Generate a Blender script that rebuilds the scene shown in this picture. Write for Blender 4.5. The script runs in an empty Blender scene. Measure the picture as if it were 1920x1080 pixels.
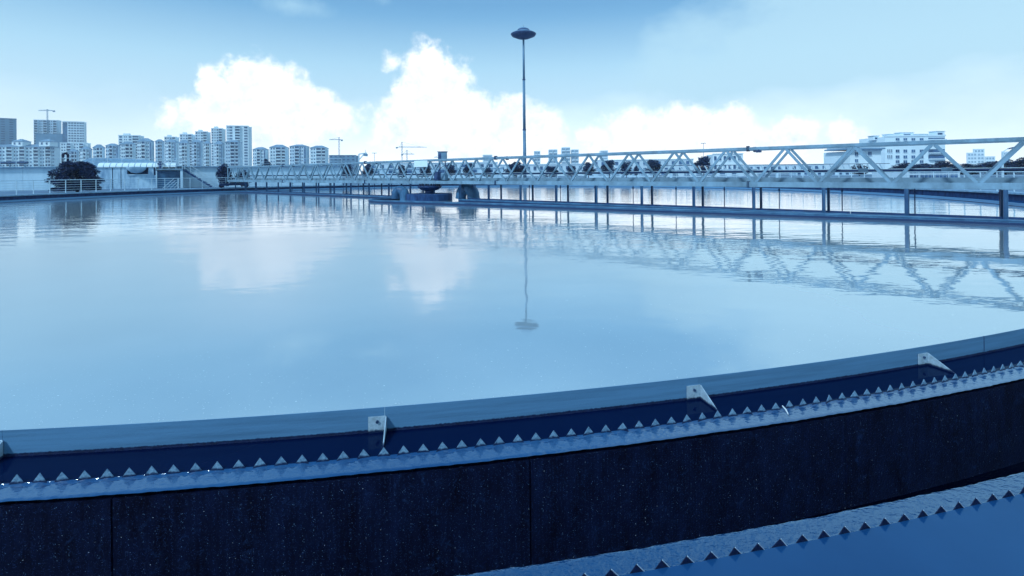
import bpy, math, random
from math import sin, cos, radians, pi, atan, atan2, sqrt, hypot
from mathutils import Vector, Matrix
random.seed(7)
scene = bpy.context.scene
COL = scene.collection

# ------------------------------------------------------------------ camera
EYE = 1.9
F_PX, YH, ROLL = 940.7, 323.9, 0.010
CX, CY = -5.94, 36.17            # centre of the round tank
cam_d = bpy.data.cameras.new('camera')
cam = bpy.data.objects.new('camera', cam_d)
COL.objects.link(cam)
cam_d.sensor_width = 36.0
cam_d.lens = F_PX / 1920 * 36.0
cam_d.shift_y = -(540 - YH) / 1920
cam_d.clip_start = 0.05
cam_d.clip_end = 12000
cam.matrix_world = Matrix.Translation((0, 0, EYE)) @ Matrix.Rotation(ROLL, 4, 'Y') @ Matrix.Rotation(pi / 2, 4, 'X')
scene.camera = cam


def ray(px, py):
    X, Y = px - 960, py - YH
    c, s = cos(ROLL), sin(ROLL)
    return (c * X - s * Y) / F_PX, -(s * X + c * Y) / F_PX


def at(px, py, Y):
    u, v = ray(px, py)
    return Vector((u * Y, Y, EYE + v * Y))


# ------------------------------------------------------------------ colour management
vs = scene.view_settings
vs.view_transform = 'Standard'
vs.look = 'None'
vs.gamma = 1.0
vs.exposure = 0.32
vs.use_curve_mapping = False


def lin(r, g, b):
    f = lambda c: (c / 255) / 12.92 if c <= 10 else ((c / 255 + .055) / 1.055) ** 2.4
    return (f(r), f(g), f(b), 1.0)


# ------------------------------------------------------------------ sun and sky
SUN_EL, SUN_AZ = radians(42), radians(222)       # azimuth clockwise from +Y (the view): behind, a little to the left
SUN_DIR = Vector((sin(SUN_AZ) * cos(SUN_EL), cos(SUN_AZ) * cos(SUN_EL), sin(SUN_EL)))
sd = bpy.data.lights.new('sun', 'SUN')
sun = bpy.data.objects.new('sun', sd)
COL.objects.link(sun)
sd.energy = 2.3
sd.angle = radians(6.0)
sd.color = (0.80, 0.93, 1.0)
sun.rotation_euler = (-SUN_DIR).to_track_quat('-Z', 'Y').to_euler()

world = bpy.data.worlds.new('World')
scene.world = world
world.use_nodes = True
WN, WL = world.node_tree.nodes, world.node_tree.links
WN.clear()


def wmath(op, a, b=None, clamp=False):
    n = WN.new('ShaderNodeMath')
    n.operation = op
    n.use_clamp = clamp
    for i, v in enumerate((a, b)):
        if v is None:
            continue
        if isinstance(v, (int, float)):
            n.inputs[i].default_value = v
        else:
            WL.new(v, n.inputs[i])
    return n.outputs[0]


def wmix(fac, a, b, mode='MIX'):
    n = WN.new('ShaderNodeMix')
    n.data_type = 'RGBA'
    n.blend_type = mode
    n.clamp_factor = True
    for s, v in ((n.inputs[0], fac), (n.inputs[6], a), (n.inputs[7], b)):
        if isinstance(v, (int, float)):
            s.default_value = v
        elif isinstance(v, tuple):
            s.default_value = v
        else:
            WL.new(v, s)
    return n.outputs[2]


def wnoise(vec, scale, detail, rough, off=(0, 0, 0), sc=(1, 1, 1)):
    m = WN.new('ShaderNodeMapping')
    m.inputs['Location'].default_value = off
    m.inputs['Scale'].default_value = sc
    WL.new(vec, m.inputs['Vector'])
    n = WN.new('ShaderNodeTexNoise')
    n.inputs['Scale'].default_value = scale
    n.inputs['Detail'].default_value = detail
    n.inputs['Roughness'].default_value = rough
    WL.new(m.outputs[0], n.inputs['Vector'])
    return n


tc = WN.new('ShaderNodeTexCoord')
DIR = tc.outputs['Generated']
sep = WN.new('ShaderNodeSeparateXYZ')
WL.new(DIR, sep.inputs[0])
az0 = wmath('ARCTAN2', sep.outputs[0], sep.outputs[1])
el0 = wmath('ARCSINE', sep.outputs[2])
n1 = wnoise(DIR, 9, 6, .62)
n2 = wnoise(DIR, 26, 4, .6, (3, 1, 7))
s1 = WN.new('ShaderNodeSeparateXYZ')
WL.new(n1.outputs['Color'], s1.inputs[0])
s2 = WN.new('ShaderNodeSeparateXYZ')
WL.new(n2.outputs['Color'], s2.inputs[0])


def warp(base, i):
    a = wmath('MULTIPLY', wmath('SUBTRACT', s1.outputs[i], .5), .105)
    b = wmath('MULTIPLY', wmath('SUBTRACT', s2.outputs[i], .5), .034)
    return wmath('ADD', base, wmath('ADD', a, b))


az, el = warp(az0, 0), warp(el0, 1)


def blobs(lst):
    out = None
    for px, py, rx, ry in lst:
        u, v = ray(px, py)
        a0 = atan(u)
        e0 = atan(v / hypot(1, u))
        k = cos(a0) ** 2 / F_PX
        ra, re = rx * k, ry * cos(a0) / F_PX
        dx = wmath('DIVIDE', wmath('SUBTRACT', az, a0), ra)
        dy = wmath('DIVIDE', wmath('SUBTRACT', el, e0), re)
        d = wmath('SQRT', wmath('ADD', wmath('MULTIPLY', dx, dx), wmath('MULTIPLY', dy, dy)))
        m = wmath('MULTIPLY', wmath('SUBTRACT', 1.0, d), min(rx, ry) / 60)
        out = m if out is None else wmath('MAXIMUM', out, m)
    return out


def wramp(fac, stops, interp='LINEAR'):
    n = WN.new('ShaderNodeValToRGB')
    n.color_ramp.interpolation = interp
    e = n.color_ramp.elements
    while len(e) < len(stops):
        e.new(.5)
    for i, (p, c) in enumerate(stops):
        e[i].position = p
        e[i].color = c
    WL.new(fac, n.inputs[0])
    return n.outputs[0]


# clear-sky gradient by elevation (0..90 degrees), tinted over the Nishita sky
elf = wmath('DIVIDE', el0, pi / 2, True)
grad = wramp(elf, [(0, lin(226, 238, 246)), (.035, lin(203, 226, 239)), (.08, lin(184, 214, 230)), (.13, lin(160, 200, 222)),
                   (.19, lin(108, 160, 199)), (.24, lin(72, 128, 178)), (.45, lin(74, 132, 186)), (1, lin(44, 96, 158))])
sky = WN.new('ShaderNodeTexSky')
sky.sky_type = 'NISHITA'
sky.sun_disc = False
sky.sun_elevation = SUN_EL
sky.sun_rotation = SUN_AZ
nish = wmix(1.0, sky.outputs[0], (.07, .10, .12, 1), 'MULTIPLY')
base = wmix(.14, grad, nish)

cum = blobs([(478, 158, 78, 70), (468, 132, 52, 48), (400, 160, 40, 42), (430, 232, 100, 75), (560, 222, 85, 70), (315, 218, 34, 27),
             (525, 180, 72, 62), (625, 232, 50, 42), (800, 142, 66, 60), (724, 118, 24, 30), (850, 155, 55, 48),
             (790, 212, 92, 70), (730, 236, 60, 46), (870, 232, 75, 72), (970, 250, 98, 62), (1270, 238, 80, 55),
             (1190, 246, 80, 50), (1365, 254, 85, 54), (1128, 262, 55, 40), (1480, 262, 90, 48), (1600, 255, 60, 50)])
n7 = wnoise(DIR, 60, 4, .6, (7, 2, 3))
edge = wmath('MULTIPLY', wmath('SUBTRACT', n2.outputs[0], .5), .45)
edge = wmath('ADD', edge, wmath('MULTIPLY', wmath('SUBTRACT', n7.outputs[0], .5), .30))
cm = wmath('ADD', cum, edge)
mr = WN.new('ShaderNodeMapRange')
mr.interpolation_type = 'SMOOTHSTEP'
mr.inputs['From Min'].default_value = -.05
mr.inputs['From Max'].default_value = .40
WL.new(cm, mr.inputs['Value'])
cmask = mr.outputs[0]
# low bank of bright haze under and between the cumulus, all round the horizon
n3 = wnoise(DIR, 5, 5, .55, (2, 8, 1), (1, 1, 2.2))
bank = wmath('SUBTRACT', wmath('ADD', .088, wmath('MULTIPLY', n3.outputs[0], .13)), el0)
bank = wmath('MULTIPLY', bank, 6, True)
bankm = wmath('MULTIPLY', bank, .80)
az_l = wmath('MULTIPLY', wmath('ADD', az0, .66), 4.0, True)          # the bank thins out towards the left edge of the view
bankm = wmath('MULTIPLY', bankm, wmath('ADD', .45, wmath('MULTIPLY', az_l, .55)))
# high thin veil over the right of the view; another added above it to brighten the water
n4 = wnoise(DIR, 2.3, 6, .6, (5.2, 3.1, .4), (1, 1, 2.0))
veil = wmath('ADD', wmath('MULTIPLY', wmath('SUBTRACT', az, .30), 3.2), wmath('MULTIPLY', wmath('SUBTRACT', n4.outputs[0], .5), 2.6))
veil = wmath('MULTIPLY', wmath('ADD', veil, .12), 1.9, True)
azq = wmath('MINIMUM', wmath('MULTIPLY', az0, az0), .62)
over = wmath('MULTIPLY', wmath('SUBTRACT', wmath('ADD', el0, wmath('MULTIPLY', azq, .09)), .322), 8.0, True)
over = wmath('MULTIPLY', over, wmath('SUBTRACT', 1.0, wmath('MULTIPLY', wmath('SUBTRACT', el0, .48), 2.6, True)))
n5 = wnoise(DIR, 2.8, 7, .6, (1, 1, 9), (1, 1, 1.6))
over = wmath('MULTIPLY', over, wmath('ADD', .35, wmath('MULTIPLY', wmath('SUBTRACT', n5.outputs[0], .25), 2.0, True), True))
wisp = blobs([(545, 5, 85, 30), (700, -10, 60, 18)])
wisp = wmath('MULTIPLY', wisp, 1.1, True)
vm = wmath('MULTIPLY', veil, .72)
vm = wmath('MAXIMUM', vm, wisp)
c0 = wmix(vm, base, lin(168, 204, 222))
c0 = wmix(wmath('MULTIPLY', over, .45), c0, (.46, .78, 1.0, 1))
c1 = wmix(bankm, c0, (.98, 1.08, 1.15, 1))
n6 = wnoise(DIR, 14, 5, .6, (4, 4, 4))
shade = wmath('MULTIPLY', wmath('ADD', wmath('MULTIPLY', wmath('SUBTRACT', .56, n6.outputs[0]), 2.6), wmath('MULTIPLY', wmath('SUBTRACT', .5, n7.outputs[0]), 1.2)), 1.0, True)
shade = wmath('MULTIPLY', shade, .8)
ccol = wmix(shade, (.95, .98, 1.0, 1), (.54, .66, .75, 1))
c2 = wmix(cmask, c1, ccol)
# below the horizon: plain ground haze colour
gnd = wmath('MULTIPLY', wmath('ADD', el0, .02), 60, True)
c3 = wmix(gnd, lin(120, 165, 200), c2)
bg = WN.new('ShaderNodeBackground')
bg.inputs['Strength'].default_value = 1.12
WL.new(c3, bg.inputs[0])
wo = WN.new('ShaderNodeOutputWorld')
WL.new(bg.outputs[0], wo.inputs[0])
world.cycles.sampling_method = 'MANUAL'
world.cycles.sample_map_resolution = 512

# ------------------------------------------------------------------ materials
MATS = {}


def mat(name, col, rough=.6, metal=0., var=.25, vscale=3., streak=0., bump=0., bscale=20., spec=.22, dirt=None):
    m = bpy.data.materials.new(name)
    m.use_nodes = True
    N, L = m.node_tree.nodes, m.node_tree.links
    p = N['Principled BSDF']
    p.inputs['Roughness'].default_value = rough
    p.inputs['Metallic'].default_value = metal
    p.inputs['Specular IOR Level'].default_value = spec
    t = N.new('ShaderNodeTexCoord')
    src = N.new('ShaderNodeNewGeometry').outputs['Position'] if streak or vscale > 0 else t.outputs['Object']
    mp = N.new('ShaderNodeMapping')
    mp.inputs['Scale'].default_value = (1, 1, 1 - .85 * min(1, streak)) if streak >= 0 else (.35, .35, 9)
    L.new(src, mp.inputs[0])
    nz = N.new('ShaderNodeTexNoise')
    nz.inputs['Scale'].default_value = abs(vscale)
    nz.inputs['Detail'].default_value = 6
    nz.inputs['Roughness'].default_value = .65
    L.new(mp.outputs[0], nz.inputs['Vector'])
    cr = N.new('ShaderNodeValToRGB')
    d = dirt or tuple(c * (1 - var) for c in col)
    e = cr.color_ramp.elements
    e[0].position, e[1].position = .32, .62
    e[0].color = (*d[:3], 1)
    e[1].color = (*[min(1, c * (1 + var * .4)) for c in col[:3]], 1)
    L.new(nz.outputs[0], cr.inputs[0])
    L.new(cr.outputs[0], p.inputs['Base Color'])
    if bump:
        b = N.new('ShaderNodeTexNoise')
        b.inputs['Scale'].default_value = bscale
        b.inputs['Detail'].default_value = 5
        L.new(src, b.inputs['Vector'])
        bm = N.new('ShaderNodeBump')
        bm.inputs['Strength'].default_value = bump
        bm.inputs['Distance'].default_value = .01
        L.new(b.outputs[0], bm.inputs['Height'])
        L.new(bm.outputs[0], p.inputs['Normal'])
    MATS[name] = m
    return m


M_steel = mat('painted_steel', (.135, .25, .355), .42, 0, .34, 1.6, .5, .15, 60)
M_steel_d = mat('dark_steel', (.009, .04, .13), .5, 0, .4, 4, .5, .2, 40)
M_under = mat('underdeck_shade', (.003, .014, .06), .6, 0, .4, 3)  # near-black: the shade under the deck is put into the colour
M_post = mat('post_steel', (.026, .09, .19), .45, 0, .45, 3, .8, .2, 40, dirt=(.008, .04, .13))
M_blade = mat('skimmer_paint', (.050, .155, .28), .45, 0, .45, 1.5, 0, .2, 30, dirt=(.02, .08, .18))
M_baffle = mat('baffle_sheet', (.075, .20, .36), .45, 0, .20, 3, -1, .2, 90)
M_grime = mat('waterline_grime', (.006, .018, .07), .6, 0, .5, 30, 0, 1, 150)
M_bracket = mat('bracket_steel', (.30, .45, .57), .45, .1, .3, 20, 0, .2, 150)
M_bolt = mat('bolt_steel', (.04, .09, .20), .4, .5, .3, 30)
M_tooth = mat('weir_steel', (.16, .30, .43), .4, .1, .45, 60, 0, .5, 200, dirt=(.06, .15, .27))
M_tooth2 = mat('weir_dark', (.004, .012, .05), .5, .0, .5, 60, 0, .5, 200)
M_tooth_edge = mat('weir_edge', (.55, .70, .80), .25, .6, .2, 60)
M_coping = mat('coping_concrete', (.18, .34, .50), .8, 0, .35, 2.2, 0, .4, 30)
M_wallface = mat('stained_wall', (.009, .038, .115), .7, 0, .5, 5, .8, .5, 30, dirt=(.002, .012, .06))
M_conc = mat('pale_concrete', (.42, .62, .76), .85, 0, .18, .7, .85, .3, 14, dirt=(.30, .49, .64))
M_conc2 = mat('stained_concrete', (.36, .55, .69), .85, 0, .3, 1.6, .9, .3, 14, dirt=(.13, .27, .44))
M_drum = mat('drum_concrete', (.014, .055, .15), .8, 0, .5, 3, .8, .5, 20, dirt=(.004, .02, .08))
M_elbow = mat('pipe_paint', (.035, .115, .22), .45, .0, .45, 2.0, .6, .3, 12, dirt=(.008, .04, .11))
M_ground = mat('ground_soil', (.10, .19, .30), .95, 0, .4, .15)
M_leaf = mat('foliage', (.008, .032, .110), .7, 0, .6, 1.3, spec=.25)
M_leaf2 = mat('foliage_far', (.012, .040, .115), .8, 0, .5, .6, spec=.2)
M_bark = mat('bark', (.03, .05, .12), .9)
M_white = mat('white_wall', (.60, .77, .86), .8, 0, .12, .05)
M_white2 = mat('cream_wall', (.46, .63, .75), .8, 0, .12, .05)
M_roof = mat('roof_tiles', (.15, .28, .42), .8, 0, .2, .3)
M_win = mat('window_glass', (.045, .12, .25), .25, 0, .5, .25)  # lighter and bluer, some distance haze is in the colour
M_recess_shade = mat('recess_shade', (.08, .18, .32), .5, 0, .5, .3)
M_net = mat('safety_net', (.13, .27, .41), .9, 0, .15, .08)
M_win_far = mat('window_far_hazed', (.22, .38, .52), .6, 0, .2, .1)  # glass paled, distance haze put into its colour
M_far = mat('far_tower_hazed', (.62, .78, .88), .9, 0, .08, .02)  # distance haze mixed into a paler wall colour
M_rail = mat('rail_steel', (.42, .60, .72), .35, .2, .15, 2)
M_black = mat('black_rubber', (.004, .010, .04), .7)
M_sign = mat('sign_panel', (.50, .66, .72), .5, 0, .05, 2)
M_cab = mat('cabinet_paint', (.12, .24, .36), .5, 0, .25, 2)
M_lamp = mat('mast_paint', (.10, .22, .36), .5, .1, .2, .3)
M_lampd = mat('lamp_underside', (.03, .07, .18), .5, 0, .5, 2)
M_fleck = mat('scum_fleck', (.62, .74, .80), .6)


def add_slime_or_shade(m, z0, z1, dark):
    """slime, on the blade painted shade, below a ragged line at height z0..z1 above the water"""
    N, L = m.node_tree.nodes, m.node_tree.links
    p = N['Principled BSDF']
    old = p.inputs['Base Color'].links[0].from_socket
    g = N.new('ShaderNodeNewGeometry')
    sp = N.new('ShaderNodeSeparateXYZ')
    L.new(g.outputs['Position'], sp.inputs[0])
    n = N.new('ShaderNodeTexNoise')
    n.inputs['Scale'].default_value = 45
    n.inputs['Detail'].default_value = 4
    L.new(g.outputs['Position'], n.inputs['Vector'])
    a = N.new('ShaderNodeMath')
    a.operation = 'MULTIPLY_ADD'
    a.inputs[1].default_value = (z1 - z0) * 2.2
    L.new(n.outputs[0], a.inputs[0])
    L.new(sp.outputs[2], a.inputs[2])
    mr = N.new('ShaderNodeMapRange')
    k = (z1 - z0) * 1.1
    mr.inputs['From Min'].default_value = z0 + k
    mr.inputs['From Max'].default_value = z1 + k
    L.new(a.outputs[0], mr.inputs['Value'])
    mx = N.new('ShaderNodeMix')
    mx.data_type = 'RGBA'
    L.new(mr.outputs[0], mx.inputs[0])
    mx.inputs[6].default_value = (*dark, 1)
    L.new(old, mx.inputs[7])
    L.new(mx.outputs[2], p.inputs['Base Color'])


add_slime_or_shade(M_tooth, .004, .016, (.006, .02, .07))
add_slime_or_shade(M_baffle, .016, .024, (.004, .012, .05))
add_slime_or_shade(M_bracket, .012, .026, (.006, .018, .06))
add_slime_or_shade(M_blade, .065, .10, (.005, .025, .085))  # painted shade: dark lower half stands in for the underside and its reflection


def wet_wall():
    m = bpy.data.materials.new('wet_black_concrete')
    m.use_nodes = True
    N, L = m.node_tree.nodes, m.node_tree.links
    p = N['Principled BSDF']
    g = N.new('ShaderNodeNewGeometry').outputs['Position']
    n = N.new('ShaderNodeTexNoise')
    n.inputs['Scale'].default_value = 5
    n.inputs['Detail'].default_value = 10
    n.inputs['Roughness'].default_value = .75
    mpw = N.new('ShaderNodeMapping')
    mpw.inputs['Scale'].default_value = (1.6, 1.6, .45)
    L.new(g, mpw.inputs[0])
    L.new(mpw.outputs[0], n.inputs['Vector'])
    cr = N.new('ShaderNodeValToRGB')
    e = cr.color_ramp.elements
    e[0].position, e[1].position = .35, .75
    e[0].color, e[1].color = (.0003, .0008, .008, 1), (.0032, .010, .046, 1)
    L.new(n.outputs[0], cr.inputs[0])

    def specks(scale, thr, rnd):
        v = N.new('ShaderNodeTexVoronoi')
        v.inputs['Scale'].default_value = scale
        L.new(g, v.inputs['Vector'])
        s = N.new('ShaderNodeSeparateColor')
        L.new(v.outputs['Color'], s.inputs[0])
        r = N.new('ShaderNodeMath')
        r.operation = 'MULTIPLY'
        L.new(s.outputs[0], r.inputs[0])
        L.new(s.outputs[1], r.inputs[1])
        a = N.new('ShaderNodeMath')
        a.operation = 'GREATER_THAN'
        a.inputs[1].default_value = rnd
        L.new(r.outputs[0], a.inputs[0])
        d = N.new('ShaderNodeMath')
        d.operation = 'LESS_THAN'
        d.inputs[1].default_value = thr
        L.new(v.outputs['Distance'], d.inputs[0])
        o = N.new('ShaderNodeMath')
        o.operation = 'MULTIPLY'
        L.new(a.outputs[0], o.inputs[0])
        L.new(d.outputs[0], o.inputs[1])
        return o.outputs[0]
    last = cr.outputs[0]
    nb_ = N.new('ShaderNodeTexNoise')
    nb_.inputs['Scale'].default_value = 11
    nb_.inputs['Detail'].default_value = 9
    nb_.inputs['Roughness'].default_value = .8
    nb_.inputs['Distortion'].default_value = .6
    L.new(g, nb_.inputs['Vector'])
    mb_ = N.new('ShaderNodeMapRange')
    mb_.inputs['From Min'].default_value = .56
    mb_.inputs['From Max'].default_value = .74
    L.new(nb_.outputs[0], mb_.inputs['Value'])
    xb = N.new('ShaderNodeMix')
    xb.data_type = 'RGBA'
    L.new(mb_.outputs[0], xb.inputs[0])
    L.new(last, xb.inputs[6])
    xb.inputs[7].default_value = (.010, .032, .105, 1)
    last = xb.outputs[2]
    for sc, th, rn, c in ((210, .36, .52, (.02, .055, .17, 1)), (120, .26, .74, (.10, .20, .36, 1)), (55, .13, .80, (.42, .55, .68, 1))):
        mx = N.new('ShaderNodeMix')
        mx.data_type = 'RGBA'
        L.new(specks(sc, th, rn), mx.inputs[0])
        L.new(last, mx.inputs[6])
        mx.inputs[7].default_value = c
        last = mx.outputs[2]
    L.new(last, p.inputs['Base Color'])
    p.inputs['Roughness'].default_value = .55
    p.inputs['Specular IOR Level'].default_value = .15
    b = N.new('ShaderNodeBump')
    b.inputs['Strength'].default_value = .8
    b.inputs['Distance'].default_value = .006
    n2 = N.new('ShaderNodeTexNoise')
    n2.inputs['Scale'].default_value = 70
    n2.inputs['Detail'].default_value = 4
    L.new(g, n2.inputs['Vector'])
    L.new(n2.outputs[0], b.inputs['Height'])
    L.new(b.outputs[0], p.inputs['Normal'])
    return m


M_wet = wet_wall()


def water(name, body, body_pale, ripples, f0=.02, power=5.0, boost=1.0, rough=.015, tint=(.96, .98, 1), lobe=0.):
    """Glossy reflection mixed over a diffuse body by an angle curve; ripples = list of (scale, strength, mask radius lo/hi)."""
    m = bpy.data.materials.new(name)
    m.use_nodes = True
    N, L = m.node_tree.nodes, m.node_tree.links
    N.clear()
    out = N.new('ShaderNodeOutputMaterial')
    g = N.new('ShaderNodeNewGeometry')
    pos = g.outputs['Position']
    height = None
    for sc, amp, stretch, lo, hi in ripples:
        mp = N.new('ShaderNodeMapping')
        mp.inputs['Rotation'].default_value = (0, 0, radians(12))
        mp.inputs['Scale'].default_value = (1 / stretch, 1, 1)
        L.new(pos, mp.inputs[0])
        nz = N.new('ShaderNodeTexNoise')
        nz.inputs['Scale'].default_value = sc
        nz.inputs['Detail'].default_value = 2.5
        nz.inputs['Roughness'].default_value = .5
        L.new(mp.outputs[0], nz.inputs['Vector'])
        h = N.new('ShaderNodeMath')
        h.operation = 'MULTIPLY'
        h.inputs[1].default_value = amp
        L.new(nz.outputs[0], h.inputs[0])
        hh = h.outputs[0]
        if hi > 0:      # wind patches: ripples build up away from the sheltered near bank
            sp = N.new('ShaderNodeSeparateXYZ')
            L.new(pos, sp.inputs[0])
            pn = N.new('ShaderNodeTexNoise')
            pn.inputs['Scale'].default_value = .12
            pn.inputs['Detail'].default_value = 2
            L.new(pos, pn.inputs['Vector'])
            pa = N.new('ShaderNodeMath')
            pa.operation = 'MULTIPLY_ADD'
            pa.inputs[1].default_value = 9
            L.new(pn.outputs[0], pa.inputs[0])
            L.new(sp.outputs[1], pa.inputs[2])
            mr = N.new('ShaderNodeMapRange')
            mr.interpolation_type = 'SMOOTHSTEP'
            mr.inputs['From Min'].default_value = lo
            mr.inputs['From Max'].default_value = hi
            mr.inputs['To Min'].default_value = .12
            L.new(pa.outputs[0], mr.inputs['Value'])
            k = N.new('ShaderNodeMath')
            k.operation = 'MULTIPLY'
            L.new(hh, k.inputs[0])
            L.new(mr.outputs[0], k.inputs[1])
            hh = k.outputs[0]
        if height is None:
            height = hh
        else:
            a = N.new('ShaderNodeMath')
            L.new(height, a.inputs[0])
            L.new(hh, a.inputs[1])
            height = a.outputs[0]
    b = N.new('ShaderNodeBump')
    b.inputs['Strength'].default_value = 1
    b.inputs['Distance'].default_value = 1
    L.new(height, b.inputs['Height'])
    lw = N.new('ShaderNodeLayerWeight')
    lw.inputs['Blend'].default_value = .5
    pw = N.new('ShaderNodeMath')
    pw.operation = 'POWER'
    pw.inputs[1].default_value = power
    L.new(lw.outputs['Facing'], pw.inputs[0])
    ma = N.new('ShaderNodeMath')
    ma.operation = 'MULTIPLY_ADD'
    ma.use_clamp = True
    ma.inputs[1].default_value = boost
    ma.inputs[2].default_value = f0
    L.new(pw.outputs[0], ma.inputs[0])
    gl = N.new('ShaderNodeBsdfGlossy')
    gl.inputs['Roughness'].default_value = rough
    gl.inputs['Color'].default_value = (*tint, 1)
    L.new(b.outputs[0], gl.inputs['Normal'])
    refl = gl.outputs[0]
    if lobe:      # unresolved capillary ripples: part of the reflection is spread out
        g2 = N.new('ShaderNodeBsdfGlossy')
        g2.inputs['Roughness'].default_value = .28
        lm = N.new('ShaderNodeMixShader')
        # added rough patch on the left of the pool, spreads the sky glow; ragged edge
        vs_ = N.new('ShaderNodeVectorMath')
        vs_.operation = 'SUBTRACT'
        vs_.inputs[1].default_value = (-7.5, 11.0, 0)
        L.new(pos, vs_.inputs[0])
        vd = N.new('ShaderNodeVectorMath')
        vd.operation = 'MULTIPLY'
        vd.inputs[1].default_value = (1 / 11.5, 1 / 8.5, 0)
        L.new(vs_.outputs[0], vd.inputs[0])
        vl = N.new('ShaderNodeVectorMath')
        vl.operation = 'LENGTH'
        L.new(vd.outputs[0], vl.inputs[0])
        wn_ = N.new('ShaderNodeTexNoise')
        wn_.inputs['Scale'].default_value = .22
        wn_.inputs['Detail'].default_value = 3
        L.new(pos, wn_.inputs['Vector'])
        wa = N.new('ShaderNodeMath')
        wa.operation = 'MULTIPLY_ADD'
        wa.inputs[1].default_value = .5
        L.new(wn_.outputs[0], wa.inputs[0])
        L.new(vl.outputs['Value'], wa.inputs[2])
        wm_ = N.new('ShaderNodeMapRange')
        wm_.interpolation_type = 'SMOOTHSTEP'
        wm_.inputs['From Min'].default_value = .70
        wm_.inputs['From Max'].default_value = 1.45
        wm_.inputs['To Min'].default_value = .68
        wm_.inputs['To Max'].default_value = lobe
        L.new(wa.outputs[0], wm_.inputs['Value'])
        L.new(wm_.outputs[0], lm.inputs[0])
        L.new(refl, lm.inputs[1])
        L.new(g2.outputs[0], lm.inputs[2])
        refl = lm.outputs[0]
    df = N.new('ShaderNodeBsdfDiffuse')
    bn = N.new('ShaderNodeTexNoise')
    bn.inputs['Scale'].default_value = .35
    bn.inputs['Detail'].default_value = 5
    L.new(pos, bn.inputs['Vector'])
    cr = N.new('ShaderNodeValToRGB')
    cr.color_ramp.elements[0].position = .35
    cr.color_ramp.elements[1].position = .65
    cr.color_ramp.elements[0].color = (*body, 1)
    cr.color_ramp.elements[1].color = (*body_pale, 1)
    L.new(bn.outputs[0], cr.inputs[0])
    L.new(cr.outputs[0], df.inputs[0])
    mx = N.new('ShaderNodeMixShader')
    L.new(ma.outputs[0], mx.inputs[0])
    L.new(df.outputs[0], mx.inputs[1])
    L.new(refl, mx.inputs[2])
    L.new(mx.outputs[0], out.inputs[0])
    return m


M_water = water('tank_water', (.25, .39, .47), (.31, .46, .54),  # pale body colour stands in for bright sky the surface would mirror
                [(1.1, .016, 2.2, 8, 22), (4.5, .0050, 2.5, 8, 24), (14, .0009, 1.5, 8, 30), (.45, .008, 1.6, 14, 30)],
                power=1.75, boost=1.0, f0=.01, lobe=.06)
M_water_clear = water('clear_water', (.0006, .004, .028), (.001, .006, .036), [(3, .0008, 2, 0, 0), (18, .0002, 1, 0, 0)], power=3.0, boost=.16, tint=(.5, .75, 1))
M_water_out = water('outer_water', (.002, .03, .11), (.011, .07, .20), [(2, .0030, 1, 0, 0), (9, .0016, 1, 0, 0)], power=2.6, boost=.27, tint=(.5, .80, 1))
M_flow = water('overflow_sheet', (.010, .05, .15), (.016, .08, .20), [(14, .0050, 1.2, 0, 0), (45, .0030, 1.5, 0, 0)], power=1.5, boost=.60, rough=.075, f0=.0, tint=(.78, .92, 1))
M_flow2 = water('overflow_sheet_outer', (.006, .045, .13), (.009, .06, .17), [(20, .016, 1.4, 0, 0), (60, .0060, 1.2, 0, 0)], power=2.0, boost=.62, rough=.08, f0=.002, tint=(.7, .9, 1))
M_launder_water = water('launder_water', (.0001, .0004, .004), (.0002, .0008, .007), [(9, .014, 1, 0, 0), (30, .003, 1, 0, 0)], power=2, boost=.30, f0=.0, tint=(.3,.6,1))


# ------------------------------------------------------------------ builders
def tag(o, label=None, cat=None, group=None, kind=None):
    if label:
        o['label'] = label
    if cat:
        o['category'] = cat
    if group:
        o['group'] = group
    if kind:
        o['kind'] = kind
    return o


def empty(name, loc=(0, 0, 0), label=None, cat=None, group=None):
    o = bpy.data.objects.new(name, None)
    o.location = loc
    o.empty_display_size = .2
    COL.objects.link(o)
    return tag(o, label, cat, group)


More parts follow.
